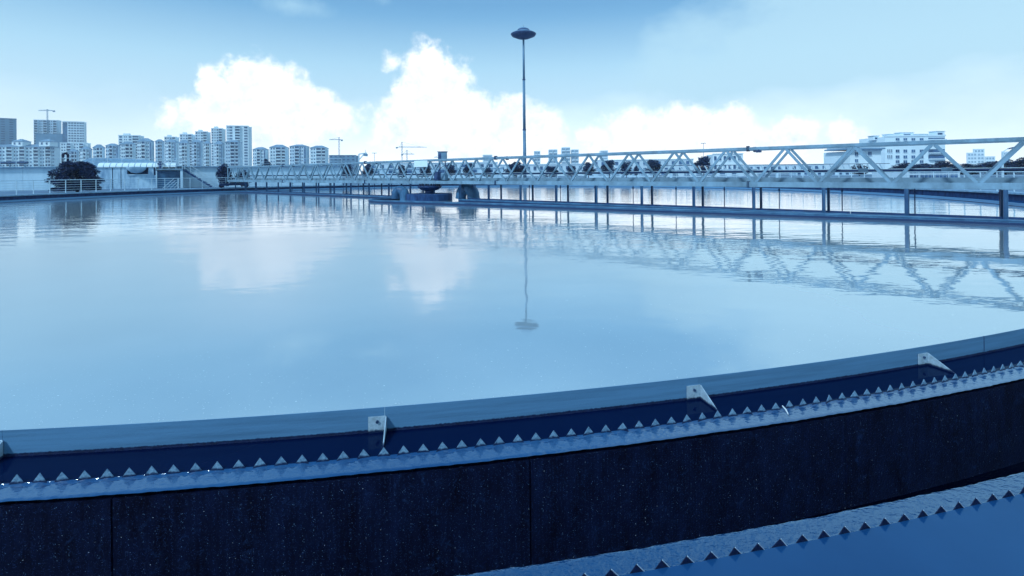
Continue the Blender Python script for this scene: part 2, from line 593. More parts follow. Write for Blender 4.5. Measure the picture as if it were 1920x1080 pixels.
class MB:
    def __init__(s):
        s.v, s.f = [], []

    def box(s, c, size, rz=0):
        x, y, z = size[0] / 2, size[1] / 2, size[2] / 2
        k = len(s.v)
        cr, sr = cos(rz), sin(rz)
        for dz in (-z, z):
            for dx, dy in ((-x, -y), (x, -y), (x, y), (-x, y)):
                s.v.append((c[0] + dx * cr - dy * sr, c[1] + dx * sr + dy * cr, c[2] + dz))
        s.f += [(k, k + 3, k + 2, k + 1), (k + 4, k + 5, k + 6, k + 7)] + [(k + i, k + (i + 1) % 4, k + 4 + (i + 1) % 4, k + 4 + i) for i in range(4)]
        return s

    def bar(s, a, b, w, h, up=(0, 0, 1)):
        a, b = Vector(a), Vector(b)
        d = (b - a).normalized()
        u = Vector(up)
        if abs(d.dot(u)) > .98:
            u = Vector((1, 0, 0))
        r = d.cross(u).normalized()
        u = r.cross(d).normalized()
        k = len(s.v)
        for p in (a, b):
            for i, j in ((-1, -1), (1, -1), (1, 1), (-1, 1)):
                s.v.append(tuple(p + r * (i * w / 2) + u * (j * h / 2)))
        s.f += [(k, k + 1, k + 2, k + 3), (k + 7, k + 6, k + 5, k + 4)] + [(k + i, k + 4 + i, k + 4 + (i + 1) % 4, k + (i + 1) % 4) for i in range(4)]
        return s

    def tube(s, pts, r, n=8, caps=True):
        pts = [Vector(p) for p in pts]
        rs = r if isinstance(r, (list, tuple)) else [r] * len(pts)
        k0 = len(s.v)
        prev = None
        for i, p in enumerate(pts):
            d = (pts[min(i + 1, len(pts) - 1)] - pts[max(i - 1, 0)]).normalized()
            ref = prev if prev is not None else (Vector((0, 0, 1)) if abs(d.z) < .9 else Vector((1, 0, 0)))
            x = (ref - d * ref.dot(d)).normalized()
            y = d.cross(x)
            prev = x
            for j in range(n):
                a = 2 * pi * j / n
                s.v.append(tuple(p + x * (cos(a) * rs[i]) + y * (sin(a) * rs[i])))
        for i in range(len(pts) - 1):
            for j in range(n):
                a, b = k0 + i * n + j, k0 + i * n + (j + 1) % n
                s.f.append((a, b, b + n, a + n))
        if caps:
            s.f.append(tuple(k0 + j for j in reversed(range(n))))
            s.f.append(tuple(k0 + (len(pts) - 1) * n + j for j in range(n)))
        return s

    def lathe(s, prof, n=32, c=(0, 0, 0)):
        k = len(s.v)
        for r, z in prof:
            for j in range(n):
                a = 2 * pi * j / n
                s.v.append((c[0] + r * cos(a), c[1] + r * sin(a), c[2] + z))
        for i in range(len(prof) - 1):
            for j in range(n):
                a, b = k + i * n + j, k + i * n + (j + 1) % n
                s.f.append((a, b, b + n, a + n))
        return s

    def ring(s, prof, a0, a1, n, c=(CX, CY)):
        """closed profile [(R,z)...] swept round the tank centre from a0 to a1 (degrees clockwise from +Y)."""
        k = len(s.v)
        m = len(prof)
        for i in range(n + 1):
            a = radians(a0 + (a1 - a0) * i / n)
            for r, z in prof:
                s.v.append((c[0] + r * sin(a), c[1] + r * cos(a), z))
        for i in range(n):
            for j in range(m):
                a, b = k + i * m + j, k + i * m + (j + 1) % m
                s.f.append((a, a + m, b + m, b))
        if abs(a1 - a0) < 359.9:
            s.f.append(tuple(k + j for j in range(m)))
            s.f.append(tuple(k + n * m + j for j in reversed(range(m))))
        return s

    def hip(s, c, w, d, z0, h, over=.5, rz=0, ridge=.35):
        k = len(s.v)
        cr, sr = cos(rz), sin(rz)

        def P(x, y, z):
            return (c[0] + x * cr - y * sr, c[1] + x * sr + y * cr, z)
        W, D = w / 2 + over, d / 2 + over
        R = w / 2 * ridge
        s.v += [P(-W, -D, z0), P(W, -D, z0), P(W, D, z0), P(-W, D, z0), P(-R, 0, z0 + h), P(R, 0, z0 + h)]
        s.f += [(k, k + 1, k + 5, k + 4), (k + 1, k + 2, k + 5), (k + 2, k + 3, k + 4, k + 5), (k + 3, k, k + 4), (k + 3, k + 2, k + 1, k)]
        return s

    def build(s, name, m, parent=None, smooth=False, kind=None):
        me = bpy.data.meshes.new(name)
        off = Vector((0, 0, 0))
        if parent is not None:
            q = parent
            while q is not None:
                off += q.location
                q = q.parent
        vv = [(x - off.x, y - off.y, z - off.z) for x, y, z in s.v] if parent is not None else s.v
        me.from_pydata(vv, [], s.f)
        me.validate()
        me.materials.append(m)
        if smooth:
            me.polygons.foreach_set('use_smooth', [True] * len(me.polygons))
        me.update()
        o = bpy.data.objects.new(name, me)
        COL.objects.link(o)
        if parent is not None:
            o.parent = parent
        if kind:
            o['kind'] = kind
        return o


def inst(name, src, parent, loc=(0, 0, 0), rz=0, rot=None, scale=None):
    """another object sharing src's mesh; loc is world, parent has no rotation."""
    o = bpy.data.objects.new(name, src.data)
    COL.objects.link(o)
    l = Vector(loc)
    if parent is not None:
        o.parent = parent
        q = parent
        while q is not None:
            l -= q.location
            q = q.parent
    o.location = l
    o.rotation_euler = rot if rot else (0, 0, rz)
    if scale:
        o.scale = scale
    return o


def bevel(o, w=.01, seg=1):
    b = o.modifiers.new('bevel', 'BEVEL')
    b.width = w
    b.segments = seg
    b.limit_method = 'ANGLE'
    return o


C3 = (CX, CY, 0)
# ------------------------------------------------------------------ ground
g = MB()
n = 120
for i in range(n):      # ground sheet with a round hole where the tank is
    a = 2 * pi * i / n
    g.v += [(CX + 36.7 * sin(a), CY + 36.7 * cos(a), .30), (CX + 120 * sin(a), CY + 120 * cos(a), .30), (CX + 6000 * sin(a), CY + 6000 * cos(a), .0)]
for i in range(n):
    j = (i + 1) % n
    g.f += [(3 * i, 3 * i + 1, 3 * j + 1, 3 * j), (3 * i + 1, 3 * i + 2, 3 * j + 2, 3 * j + 1)]
tag(g.build('ground', M_ground), kind='structure')

# ------------------------------------------------------------------ water sheets of the tank


def annulus(name, m, r0, r1, z0, z1, a0=0, a1=360, n=360, k=1):
    w = MB()
    for i in range(n + 1):
        a = radians(a0 + (a1 - a0) * i / n)
        for j in range(k + 1):
            t = j / k
            r = r0 + (r1 - r0) * t
            w.v.append((CX + r * sin(a), CY + r * cos(a), z0 + (z1 - z0) * t))
    for i in range(n):
        for j in range(k):
            a = i * (k + 1) + j
            w.f.append((a, a + 1, a + k + 2, a + k + 1))
    return w.build(name, m, smooth=True)


tag(annulus('water', M_water, 0.001, 32.838, 0, 0), kind='structure')
tag(annulus('water', M_water_clear, 32.846, 33.169, 0, 0, n=720), kind='structure')
tag(annulus('water', M_water_out, 34.415, 35.58, 0, 0, n=720), kind='structure')
tag(annulus('water', M_launder_water, 33.31, 34.26, -.79, -.79, n=360), kind='structure')

# overflowing sheets on the launder wall tops: real relief, tongues falling through the notches
PITCH1, PITCH2 = .2268, .2165
A0, A1 = 150.0, 184.0        # the near arc, finely built


def flow(name, m, rw, re, pitch, a0, a1, dep):
    w = MB()
    nn = int((a1 - a0) / pitch * 12)
    k = 14
    rnd = random.Random(3)
    ph = [rnd.uniform(0, 6.28) for _ in range(12)]
    for i in range(nn + 1):
        ad = a0 + (a1 - a0) * i / nn
        a = radians(ad)
        notch = abs(((ad / pitch) % 1) - .5) * 2      # 0 = tooth centre, 1 = notch centre
        wob = sum(sin(ad * q + ph[j]) for j, q in enumerate((3.1, 7.3, 13.7, 29.1, 41.3))) * .0013
        for j in range(k + 1):
            t = j / k
            lip = max(0, t - .86) / .14
            z = -dep * (.35 + .3 * t) - .005 * lip ** 2
            near_w = max(0, 1 - t * 4)
            z += near_w * (notch ** 1.5 * dep * .25 - (1 - notch) * dep * .20) * (1 + .6 * sin(round(ad / pitch) * 2.7))
            z += .0005 * sin(ad * 61 + t * 9 + 2 * sin(ad * 17)) * (1 - lip)
            if j == 0:
                z = -.0006
            r = rw + (re - rw + (wob if re > rw else -wob) * t) * t
            w.v.append((CX + r * sin(a), CY + r * cos(a), z))
    for i in range(nn):
        for j in range(k):
            q = i * (k + 1) + j
            w.f.append((q, q + 1, q + k + 2, q + k + 1))
    return tag(w.build(name, m, smooth=True), kind='structure')


flow('water', M_flow, 33.1680, 33.318, PITCH1, A0, A1, .030)
flow('water', M_flow2, 34.4145, 34.250, PITCH2, A0, A1, .022)
tag(annulus('water', M_flow, 33.176, 33.318, -.02, -.03, a0=A1, a1=A0 + 360, n=400), kind='structure')
tag(annulus('water', M_flow2, 34.250, 34.404, -.03, -.02, a0=A1, a1=A0 + 360, n=400), kind='structure')

# ------------------------------------------------------------------ launder walls, weirs, baffle
lw = empty('launder_wall', C3, 'dark wet concrete wall of the overflow channel with vertical joints and pale specks', 'channel wall')
PAN = 4.42
src_ = None
for i in range(81):
    nm = 'wall_panel'
    a = -2.6 + 180 - 3.4 + i * (360 / 81)
    if src_ is None:
        src_ = MB().ring([(33.185, -.06), (33.306, -.06), (33.306, -1.2), (33.185, -1.2)], 0, 360 / 81 - .022, 12, c=(0, 0)).build(nm, M_wet)
        src_.parent = lw
        src_.rotation_euler = (0, 0, -radians(a))
    else:
        inst(nm, src_, lw, C3, -radians(a))
MB().ring([(33.19, -.065), (33.298, -.065), (33.298, -1.19), (33.19, -1.19)], 0, 360, 360).build('joint_filler', M_wet, lw)
lw2 = MB().ring([(34.262, -.045), (34.395, -.045), (34.395, -1.2), (34.262, -1.2)], 0, 360, 720).build('channel_wall', M_wet)
tag(lw2, 'outer wall of the overflow channel nearest the camera, wet on top below the lower row of teeth', 'channel wall')
tag(MB().ring([(33.3, -1.05), (34.27, -1.05), (34.27, -1.15), (33.3, -1.15)], 0, 360, 360).build('channel_floor', M_wet), kind='structure')


def weir(name, label, R, pitch, apex, halfw, valley, m, medge, a_first, count, edge):
    root = empty(name, C3, label, 'weir plate')
    t = .004
    rise = apex / halfw          # slope of the tooth sides
    hw = halfw + (-valley) / rise
    prof = MB()
    k = 0
    for y in (-t / 2, t / 2):
        prof.v += [(-hw, y, valley), (hw, y, valley), (0, y, apex)]
    prof.f += [(0, 1, 2), (5, 4, 3), (0, 3, 4, 1), (1, 4, 5, 2), (2, 5, 3, 0)]
    src = None
    for i in range(count):
        ad = a_first + (i + .5) * pitch + 0.0
        ad = (math.floor(a_first / pitch) + i) * pitch
        a = radians(ad)
        loc = (CX + R * sin(a), CY + R * cos(a), 0)
        if src is None:
            src = prof.build('tooth', m)
            src.parent = root
            src.location = (loc[0] - CX, loc[1] - CY, 0)
            src.rotation_euler = (0, 0, -a)
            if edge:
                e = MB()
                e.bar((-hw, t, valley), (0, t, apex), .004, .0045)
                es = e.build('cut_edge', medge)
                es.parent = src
        else:
            rn = random.uniform(-.06, .06) * (4 if random.random() < .12 else 1)
            o = inst('tooth', src, root, loc, rot=(random.uniform(-.05, .05), rn * .3, -a + rn))
            if edge:
                e2 = bpy.data.objects.new('cut_edge', es.data)
                COL.objects.link(e2)
                e2.parent = o
    MB().ring([(R - t / 2, valley), (R + t / 2, valley), (R + t / 2, valley - .25), (R - t / 2, valley - .25)], 0, 360, 720).build('weir_plate', M_grime, root)
    # the rest of the saw-tooth ring, too far off to pick teeth apart
    rest = MB()
    a_end = (math.floor(a_first / pitch) + count) * pitch
    a0 = a_end
    while a0 < a_first + 360 - pitch:
        a = radians(a0)
        c_, s_ = cos(a), sin(a)
        kk = len(rest.v)
        for (x, z) in ((-hw, valley), (hw, valley), (0, apex)):
            rest.v.append((CX + R * s_ + x * c_, CY + R * c_ - x * s_, z))
        rest.f.append((kk, kk + 1, kk + 2))
        a0 += pitch
    rest.build('far_teeth', m, root, kind='stuff')
    return root


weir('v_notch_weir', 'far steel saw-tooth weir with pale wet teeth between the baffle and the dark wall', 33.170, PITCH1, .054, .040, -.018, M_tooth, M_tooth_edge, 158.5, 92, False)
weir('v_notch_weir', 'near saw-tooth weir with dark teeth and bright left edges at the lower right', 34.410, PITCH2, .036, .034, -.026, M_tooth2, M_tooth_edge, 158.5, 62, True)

bf = empty('scum_baffle', C3, 'curved blue-grey sheet metal baffle ring standing in the water before the saw-tooth weir', 'baffle')
R_B = 32.842
src_ = brk = None
JOINTS = []
for i in range(81):
    a = 180 - 4.31 + .03 - i * (360 / 81)
    JOINTS.append(a)
    if src_ is None:
        src_ = MB().ring([(R_B - .003, .178), (R_B + .003, .178), (R_B + .003, .012), (R_B - .003, .012)], .002, 360 / 81 - .002, 14, c=(0, 0)).build('baffle_panel', M_baffle)
        src_.parent = bf
        src_.rotation_euler = (0, 0, -radians(a))
        gr = MB().ring([(R_B - .0045, .013), (R_B + .0055, .013), (R_B + .004, -.2), (R_B - .004, -.2)], 0, 360, 720, c=(0, 0)).build('grime_band', M_grime)
        gr.parent = bf
    else:
        inst('baffle_panel', src_, bf, C3, -radians(a))
    # bracket: plate on the baffle, gusset running out and down to the weir
    b = radians(a)
    if brk is None:
        e = empty('bracket', C3)
        e.parent = bf
        e.location = (0, 0, 0)
        e.rotation_euler = (0, 0, -b)
        pl = MB().box((.055, R_B + .010, .055), (.125, .008, .125))
        pl = bevel(pl.build('plate', M_bracket), .003)
        pl.parent = e
        gs = MB()
        for x in (-.014, -.006):
            gs.v += [(x, R_B + .014, .115), (x, R_B + .014, -.05), (x, R_B + .275, -.05), (x, R_B + .275, -.015)]
        gs.f += [(3, 2, 1, 0), (4, 5, 6, 7), (0, 1, 5, 4), (1, 2, 6, 5), (2, 3, 7, 6), (3, 0, 4, 7)]
        gs = gs.build('gusset', M_bracket)
        gs.parent = e
        bo = MB().tube([(.052, R_B + .012, .082), (.052, R_B + .027, .082)], .011, 8).build('bolt', M_bolt)
        bo.parent = e
        brk = (pl, gs, bo)
    else:
        e = empty('bracket')
        e.parent = bf
        e.rotation_euler = (0, 0, -b)
        for s_ in brk:
            o = bpy.data.objects.new(s_.name.split('.')[0], s_.data)
            COL.objects.link(o)
            o.parent = e
JT = 180 - 19.12
MB().ring([(R_B - .0045, .179), (R_B + .0045, .179), (R_B + .0045, .01), (R_B - .0045, .01)], JT, JT + .018, 1).build('seam', M_bolt, bf)

# ------------------------------------------------------------------ outer wall with coping, far side railing
tw = empty('tank_wall', C3, 'round concrete tank wall with stained dark inner face and pale coping', 'tank wall')
ZC = .47
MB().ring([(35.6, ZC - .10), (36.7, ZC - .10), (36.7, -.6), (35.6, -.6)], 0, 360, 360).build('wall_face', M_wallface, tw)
src_ = None
for i in range(60):
    if src_ is None:
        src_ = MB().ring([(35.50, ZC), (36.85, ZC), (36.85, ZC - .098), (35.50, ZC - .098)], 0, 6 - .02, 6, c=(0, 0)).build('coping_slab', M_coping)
        src_.parent = tw
    else:
        inst('coping_slab', src_, tw, C3, -radians(6 * i))

rl = empty('guard_railing', C3, 'pale steel railing with thin horizontal rails standing on the tank wall', 'railing')
RR = 36.45
RA0, RA1 = -104, 118


def ringtube(name, r, z, rad, m, parent, a0=RA0, a1=RA1, n=220, sides=6):
    pts = [(CX + r * sin(radians(a0 + (a1 - a0) * i / n)), CY + r * cos(radians(a0 + (a1 - a0) * i / n)), z) for i in range(n + 1)]
    return MB().tube(pts, rad, sides).build(name, m, parent)


ringtube('top_rail', RR, ZC + 1.18, .032, M_rail, rl)
for z in (.30, .52, .74, .96):
    ringtube('rail', RR, ZC + z, .013, M_rail, rl)
src_ = None
ad = -104.2
while ad < RA1:
    a = radians(ad)
    loc = (CX + RR * sin(a), CY + RR * cos(a), ZC)
    if src_ is None:
        src_ = MB().box((0, 0, .585), (.05, .05, 1.17)).build('post', M_rail)
        src_.parent = rl
        src_.location = Vector(loc) - Vector(C3)
        src_.rotation_euler = (0, 0, -a)
    else:
        inst('post', src_, rl, loc, -a)
    ad += 2.0

# ------------------------------------------------------------------ rotating skimmer bridge
BA = .699
D = Vector((cos(BA), -sin(BA), 0))          # along the bridge, towards the right foreground
NRM = Vector((-sin(BA), -cos(BA), 0))       # towards the camera side


def B(s, o, z):
    return Vector((CX, CY, 0)) + D * s + NRM * o + Vector((0, 0, z))


br = empty('skimmer_bridge', C3, 'long pale steel truss bridge spanning the round tank with posts down to the water', 'bridge')
ON, OF = 0.0, -1.12        # near and far truss
ZB0, ZB1, ZT0, ZT1 = 1.16, 1.385, 2.80, 2.925
S0, S1 = -36.32, 36.28
PW = (S1 - S0) / 30
BRZ = -BA
joints_s = [-22.4, -8.02, 6.42, 21.5]
for o in (ON, OF):
    cuts = [S0] + joints_s + [S1]
    for a, b in zip(cuts[:-1], cuts[1:]):
        bevel(MB().bar(B(a + .006, o, (ZT0 + ZT1) / 2), B(b - .006, o, (ZT0 + ZT1) / 2), .13, ZT1 - ZT0).build('top_chord', M_steel, br), .008)
        z1 = ZB1 if o == ON else 1.50
        bevel(MB().bar(B(a + .006, o, (ZB0 + z1) / 2), B(b - .006, o, (ZB0 + z1) / 2), .13, z1 - ZB0).build('bottom_chord', M_steel, br), .008)
    for sj in joints_s:
        for zz, hh in (((ZT0 + ZT1) / 2, ZT1 - ZT0 + .12), ((ZB0 + ZB1) / 2, ZB1 - ZB0 + .06)):
            f = MB()
            for ds in (-.035, .035):
                f.bar(B(sj + ds - .008, o, zz), B(sj + ds + .008, o, zz), .22, hh)
            f.build('splice_flange', M_steel_d, br)
    # end posts
    for s_ in (S0 + .05, S1 - .05):
        MB().bar(B(s_, o, ZB1), B(s_, o, ZT0), .09, .09).build('end_post', M_steel, br)
# diagonals: "V" web, each brace its own object, angle section (flange + web)
hgt = ZT0 - ZB1


def brace_mesh(sign):
    m = MB()
    a, b = Vector((0, 0, 0)), Vector((sign * PW / 2, 0, hgt))
    m.bar(a, b, .10, .085, up=(0, 1, 0))
    return m


src = {}
for o in (ON, OF):
    for i in range(30):
        s = S0 + PW * i
        for sg, ss in ((1, s + .05), (-1, s + PW - .05)):
            zb = ZB1 if o == ON else 1.385
            p = B(ss, o, zb)
            if sg not in src:
                ob = brace_mesh(sg * .93).build('diagonal_brace', M_steel)
                ob.parent = br
                ob.location = p - Vector(C3)
                ob.rotation_euler = (0, 0, BRZ)
                src[sg] = ob
            else:
                inst('diagonal_brace', src[sg], br, p, BRZ)
# gusset plates, kerb panels of the walkway, deck
for i in range(30):
    s = S0 + PW * i
    if 19.6 < s < 21.7:
        continue
    MB().bar(B(s + .01, OF + .09, 1.455), B(s + PW - .01, OF + .09, 1.455), .012, .21).build('kick_plate', M_steel, br)
dk = MB()
nd = 60
for i in range(nd):
    a = S0 + .1 + (S1 - S0 - .2) * i / nd
    b = S0 + .1 + (S1 - S0 - .2) * (i + 1) / nd - .02
    dk.bar(B(a, (ON + OF) / 2, 1.345), B(b, (ON + OF) / 2, 1.345), .95, .03)
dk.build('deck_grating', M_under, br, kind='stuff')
crs = MB()
for i in range(31):
    s = S0 + PW * i
    s = min(max(s, S0 + .08), S1 - .08)
    crs.bar(B(s, ON - .066, 1.24), B(s, OF + .066, 1.24), .08, .12)
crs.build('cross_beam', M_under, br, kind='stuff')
# conduit pipe along the far truss with clips
MB().tube([B(S0 + .2, OF - .16, 1.84), B(S1 - .1, OF - .16, 1.84)], .05, 8).build('conduit', M_steel_d, br)
MB().bar(B(S0 + .2, OF - .16, 1.899), B(S1 - .1, OF - .16, 1.899), .07, .02).build('conduit_lit_top', M_rail, br)  # pale strip stands in for light falling on the pipe's top
for sx in (25.6, 28.2, 30.6, 33.0):
    MB().box(tuple(B(sx, OF - .10, 1.86)), (.32, .14, .15), BRZ).build('junction_box', M_steel, br)
# hanging posts, near and far row, bracket over the chord
post_src = bk_src = None
PS = [8.52 + 2.645 * k for k in range(-16, 11)]


def postmesh():
    m = MB()
    m.bar((0, 0, -.25), (0, 0, ZB0 + .02), .12, .02)
    m.box((0, 0, .45), (.012, .11, 1.4))
    m = MB()
    # channel section
    m.box((0, 0, .46), (.12, .012, 1.40))
    m.box((-.054, -.04, .46), (.012, .07, 1.40))
    m.box((.054, -.04, .46), (.012, .07, 1.40))
    return m


for s_ in PS:
    if s_ < -35.5:
        continue
    for o, nm in ((ON + .075, 'near'), (OF - .02, 'far')):
        if abs(s_) < 1.6 and nm == 'far':
            continue
        p = B(s_, o, 0)
        if post_src is None:
            post_src = postmesh().build('hanging_post', M_post)
            post_src.parent = br
            post_src.location = p - Vector(C3)
            post_src.rotation_euler = (0, 0, BRZ)
        else:
            inst('hanging_post', post_src, br, p, BRZ, scale=(1, 1, 1) if nm == 'near' else (.8, 1, 1))
    p = B(s_, ON + .075, (ZB0 + ZB1) / 2)
    if bk_src is None:
        bk = MB().box((0, 0, 0), (.19, .012, ZB1 - ZB0 + .02))
        bk.box((-.092, .008, 0), (.008, .03, ZB1 - ZB0 + .03))
        bk.box((.092, .008, 0), (.008, .03, ZB1 - ZB0 + .03))
        bk_src = bk.build('post_bracket', M_steel)
        bk_src.parent = br
        bk_src.location = p - Vector(C3)
        bk_src.rotation_euler = (0, 0, BRZ)
    else:
        inst('post_bracket', bk_src, br, p, BRZ)
rod_src = None
for k in range(-14, 14):
    s_ = 10.3 + 2.42 * k
    if abs(s_) < 2.2 or s_ > 35:
        continue
    p = B(s_, OF - .45, 0)
    if rod_src is None:
        rod_src = MB().tube([(0, 0, -.2), (0, 0, 1.3)], .022, 6).tube([(0, 0, .95), (0, 0, 1.03)], .045, 6).build('hanger_rod', M_steel_d)
        rod_src.parent = br
        rod_src.location = p - Vector(C3)
    else:
        inst('hanger_rod', rod_src, br, p)
for s0, s1 in ((2.6, 36.0), (-35.9, -2.4)):
    MB().bar(B(s0, OF - .45, 1.27), B(s1, OF - .45, 1.27), .05, .06).build('hanger_beam', M_steel_d, br)


# skimmer blades at water level: a hollow trough along the far side, a bowed blade on the near side ending in a loop
def poly_strip(name, pts, z0, z1, w, m, capw=0):
    mb = MB()
    P = [B(s, o, 0) for s, o in pts]
    Nn = []
    for i in range(len(P)):
        d = (P[min(i + 1, len(P) - 1)] - P[max(i - 1, 0)]).normalized()
        Nn.append(Vector((-d.y, d.x, 0)))
    prof = [(-w / 2, z0), (w / 2, z0), (w / 2, z1), (-w / 2, z1)]
    if capw:
        prof = [(-w / 2, z0), (w / 2, z0), (w / 2, z1 - .03), (capw / 2, z1 - .03), (capw / 2, z1), (-capw / 2, z1), (-capw / 2, z1 - .03), (-w / 2, z1 - .03)]
    m_ = len(prof)
    for p, n_ in zip(P, Nn):
        for x, z in prof:
            q = p + n_ * x
            mb.v.append((q.x, q.y, z))
    for i in range(len(P) - 1):
        for j in range(m_):
            a, b = i * m_ + j, i * m_ + (j + 1) % m_
            mb.f.append((a, b, b + m_, a + m_))
    mb.f.append(tuple(range(m_))[::-1])
    mb.f.append(tuple((len(P) - 1) * m_ + j for j in range(m_)))
    return mb.build(name, m, br)


def cr_(pts, sub=8):
    out = []
    for i in range(len(pts) - 1):
        p0, p1, p2, p3 = pts[max(i - 1, 0)], pts[i], pts[i + 1], pts[min(i + 2, len(pts) - 1)]
        for k in range(sub):
            t = k / sub
            out.append(tuple(.5 * (2 * p1[q] + (p2[q] - p0[q]) * t + (2 * p0[q] - 5 * p1[q] + 4 * p2[q] - p3[q]) * t * t + (3 * p1[q] - p0[q] - 3 * p2[q] + p3[q]) * t ** 3) for q in (0, 1)))
    out.append(pts[-1])
    return out


loop = cr_([(32.3, .42), (29.6, .50), (25.5, .80), (19.7, 1.45), (11.1, 2.30), (5, 3.1), (1.2, 3.75), (-.6, 3.95), (-1.9, 3.75), (-2.7, 3.0), (-2.9, 2.0), (-2.6, 1.0), (-2.1, .2)])
nb = [i for i, p in enumerate(loop)]
cutn = [0, 12, 24, 36, 52, 66, len(loop) - 1]
for a, b in zip(cutn[:-1], cutn[1:]):
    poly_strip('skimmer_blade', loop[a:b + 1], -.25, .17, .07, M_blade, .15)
for a, b in ((3.2, 9.2), (9.22, 17.2), (17.22, 25.2), (25.22, 32.4)):
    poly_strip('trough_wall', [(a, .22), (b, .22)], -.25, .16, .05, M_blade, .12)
    poly_strip('trough_wall', [(a, -.62), (b, -.62)], -.25, .19, .03, M_steel_d)
for a, b in ((-32.5, -25), (-24.98, -17), (-16.98, -9), (-8.98, -2.6)):
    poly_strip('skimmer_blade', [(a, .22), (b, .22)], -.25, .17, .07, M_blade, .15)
    poly_strip('trough_wall', [(a, -.9), (b, -.9)], -.25, .17, .03, M_steel_d)

# end carriage of the bridge on the wall, with wheels
for sE, sg in ((S0 + .35, -1), (S1 - .35, 1)):
    MB().bar(B(sE, 1.0, .86), B(sE, -2.1, .86), .34, .28).build('end_carriage', M_steel_d, br)
    MB().bar(B(sE, -.03, 1.08), B(sE, -1.08, 1.08), .4, .15).build('end_seat', M_steel, br)
    for o in (.85, -1.95):
        a, b = B(sE - .12, o, ZC + .235), B(sE + .12, o, ZC + .235)
        w = MB().tube([a, b], .23, 20).build('wheel', M_black, br)
        MB().tube([B(sE - .15, o, ZC + .235), B(sE + .15, o, ZC + .235)], .07, 10).build('hub', M_steel_d, w)

# --- centre column
dr = empty('centre_column', C3, 'squat dark concrete drum standing in the water under the middle of the bridge', 'column')
MB().lathe([(.001, .46), (1.62, .46), (1.66, .42), (1.66, -.4)], 48, (CX - .05, CY, 0)).build('drum', M_drum, dr, smooth=False)
MB().lathe([(.34, .46), (.34, .66), (.62, .74), (.86, .92), (.86, 1.00), (.55, 1.02), (.001, 1.02)], 32, (CX, CY, 0)).build('bearing', M_steel_d, dr, smooth=False)
bl = MB()
for i in range(12):
    a = 2 * pi * i / 12
    bl.tube([(CX + .72 * cos(a), CY + .72 * sin(a), 1.0), (CX + .72 * cos(a), CY + .72 * sin(a), 1.17)], .045, 6)
bl.build('bearing_bolts', M_black, dr, kind='stuff')


def elbow(px, Y, lab, k=1., ang=0):
    c = at(px, 373, Y)
    root = empty('inlet_pipe', (c.x, c.y, 0), lab, 'pipe', 'fat bent inlet pipes beside the centre column')
    R, r = .40 * k, .36 * k
    z0 = .34
    pts, rs = [], []
    dx, dy = cos(ang), sin(ang)
    pts.append((c.x - dx * R * 1.05, c.y - dy * R * 1.05, .10))
    rs.append(r * .92)
    for i in range(17):
        a = pi - pi * i / 16
        pts.append((c.x + dx * R * cos(a), c.y + dy * R * cos(a), z0 + R * sin(a)))
        rs.append(r * (.9 + .16 * i / 16))
    pts.append((c.x + dx * (R + .02), c.y + dy * (R + .02), .1))
    rs.append(r * 1.10)
    pts.append((c.x + dx * (R + .06), c.y + dy * (R + .06), -.5))
    rs.append(r * 1.24)
    MB().tube(pts, rs, 24, caps=False).build('pipe_bend', M_elbow, root, smooth=True)
    for i in (6, 11):
        a = pi - pi * i / 16
        m = MB()
        q = [(c.x + dx * R * cos(a + e), c.y + dy * R * cos(a + e), z0 + R * sin(a + e)) for e in (-.07, .07)]
        m.tube(q, r * 1.06, 24).build('weld_band', M_elbow, root, smooth=False)


elbow(750, 36.6, 'smaller bent inlet pipe at the left of the concrete drum', .92, radians(-14))
elbow(876, 35.4, 'larger bent inlet pipe at the right of the concrete drum', 1.14, radians(-14))

# --- things on the bridge
cb = empty('control_cabinet', tuple(B(-.1, -.95, 1.36)), 'tall grey cabinet sticking up above the middle of the bridge', 'cabinet')
p = B(-.1, -1.35, 0)
bevel(MB().box((p.x, p.y, 3.13), (.62, .5, .70)).build('housing', M_cab, cb), .02)
MB().box((p.x, p.y, 3.505), (.70, .58, .045)).build('lid', M_steel_d, cb)
MB().box((p.x - .17, p.y - .256, 3.17), (.2, .012, .45)).build('dark_panel', M_lampd, cb)
for dx in (-.2, .2):
    MB().bar((p.x + dx, p.y, 1.36), (p.x + dx, p.y, 2.78), .07, .07).build('leg', M_steel_d, cb)
sg = empty('sign_board', tuple(B(-.75, .12, 2.4)), 'blank pale board fixed over the top chord in the middle of the bridge', 'board')
bevel(MB().bar(B(-1.62, .085, 2.62), B(-.12, .085, 2.62), .03, .47).build('board', M_sign, sg), .006)
mo = empty('drive_motor', tuple(B(.2, -.5, 1.36)), 'dark boxed drive unit with looping cable on the bridge deck at its centre', 'motor')
p = B(.35, -.6, 0)
bevel(MB().box((p.x - .1, p.y, 1.70), (.42, .4, .66), BRZ).build('casing', M_lampd, mo), .02)
bevel(MB().box((p.x + .38, p.y - .05, 1.66), (.5, .36, .52), BRZ).build('gear_box', M_cab, mo), .03)
pts = []
for i in range(15):
    a = pi * i / 14
    pts.append((p.x + .36 - .42 * cos(a), p.y - .1, 1.78 + .62 * sin(a)))
MB().tube(pts, .022, 6).build('cable', M_black, mo)
fl = empty('floodlight', tuple(B(21.9, .02, 2.7)), 'small dark floodlight hanging under the top chord right of the splice flange', 'floodlight')
p = B(21.95, .05, 0)
MB().box((p.x, p.y, 2.73), (.20, .14, .10), BRZ).build('lamp_head', M_lampd, fl)
MB().bar((p.x, p.y, 2.78), (p.x, p.y, 2.81), .05, .05).build('lamp_bracket', M_steel_d, fl)

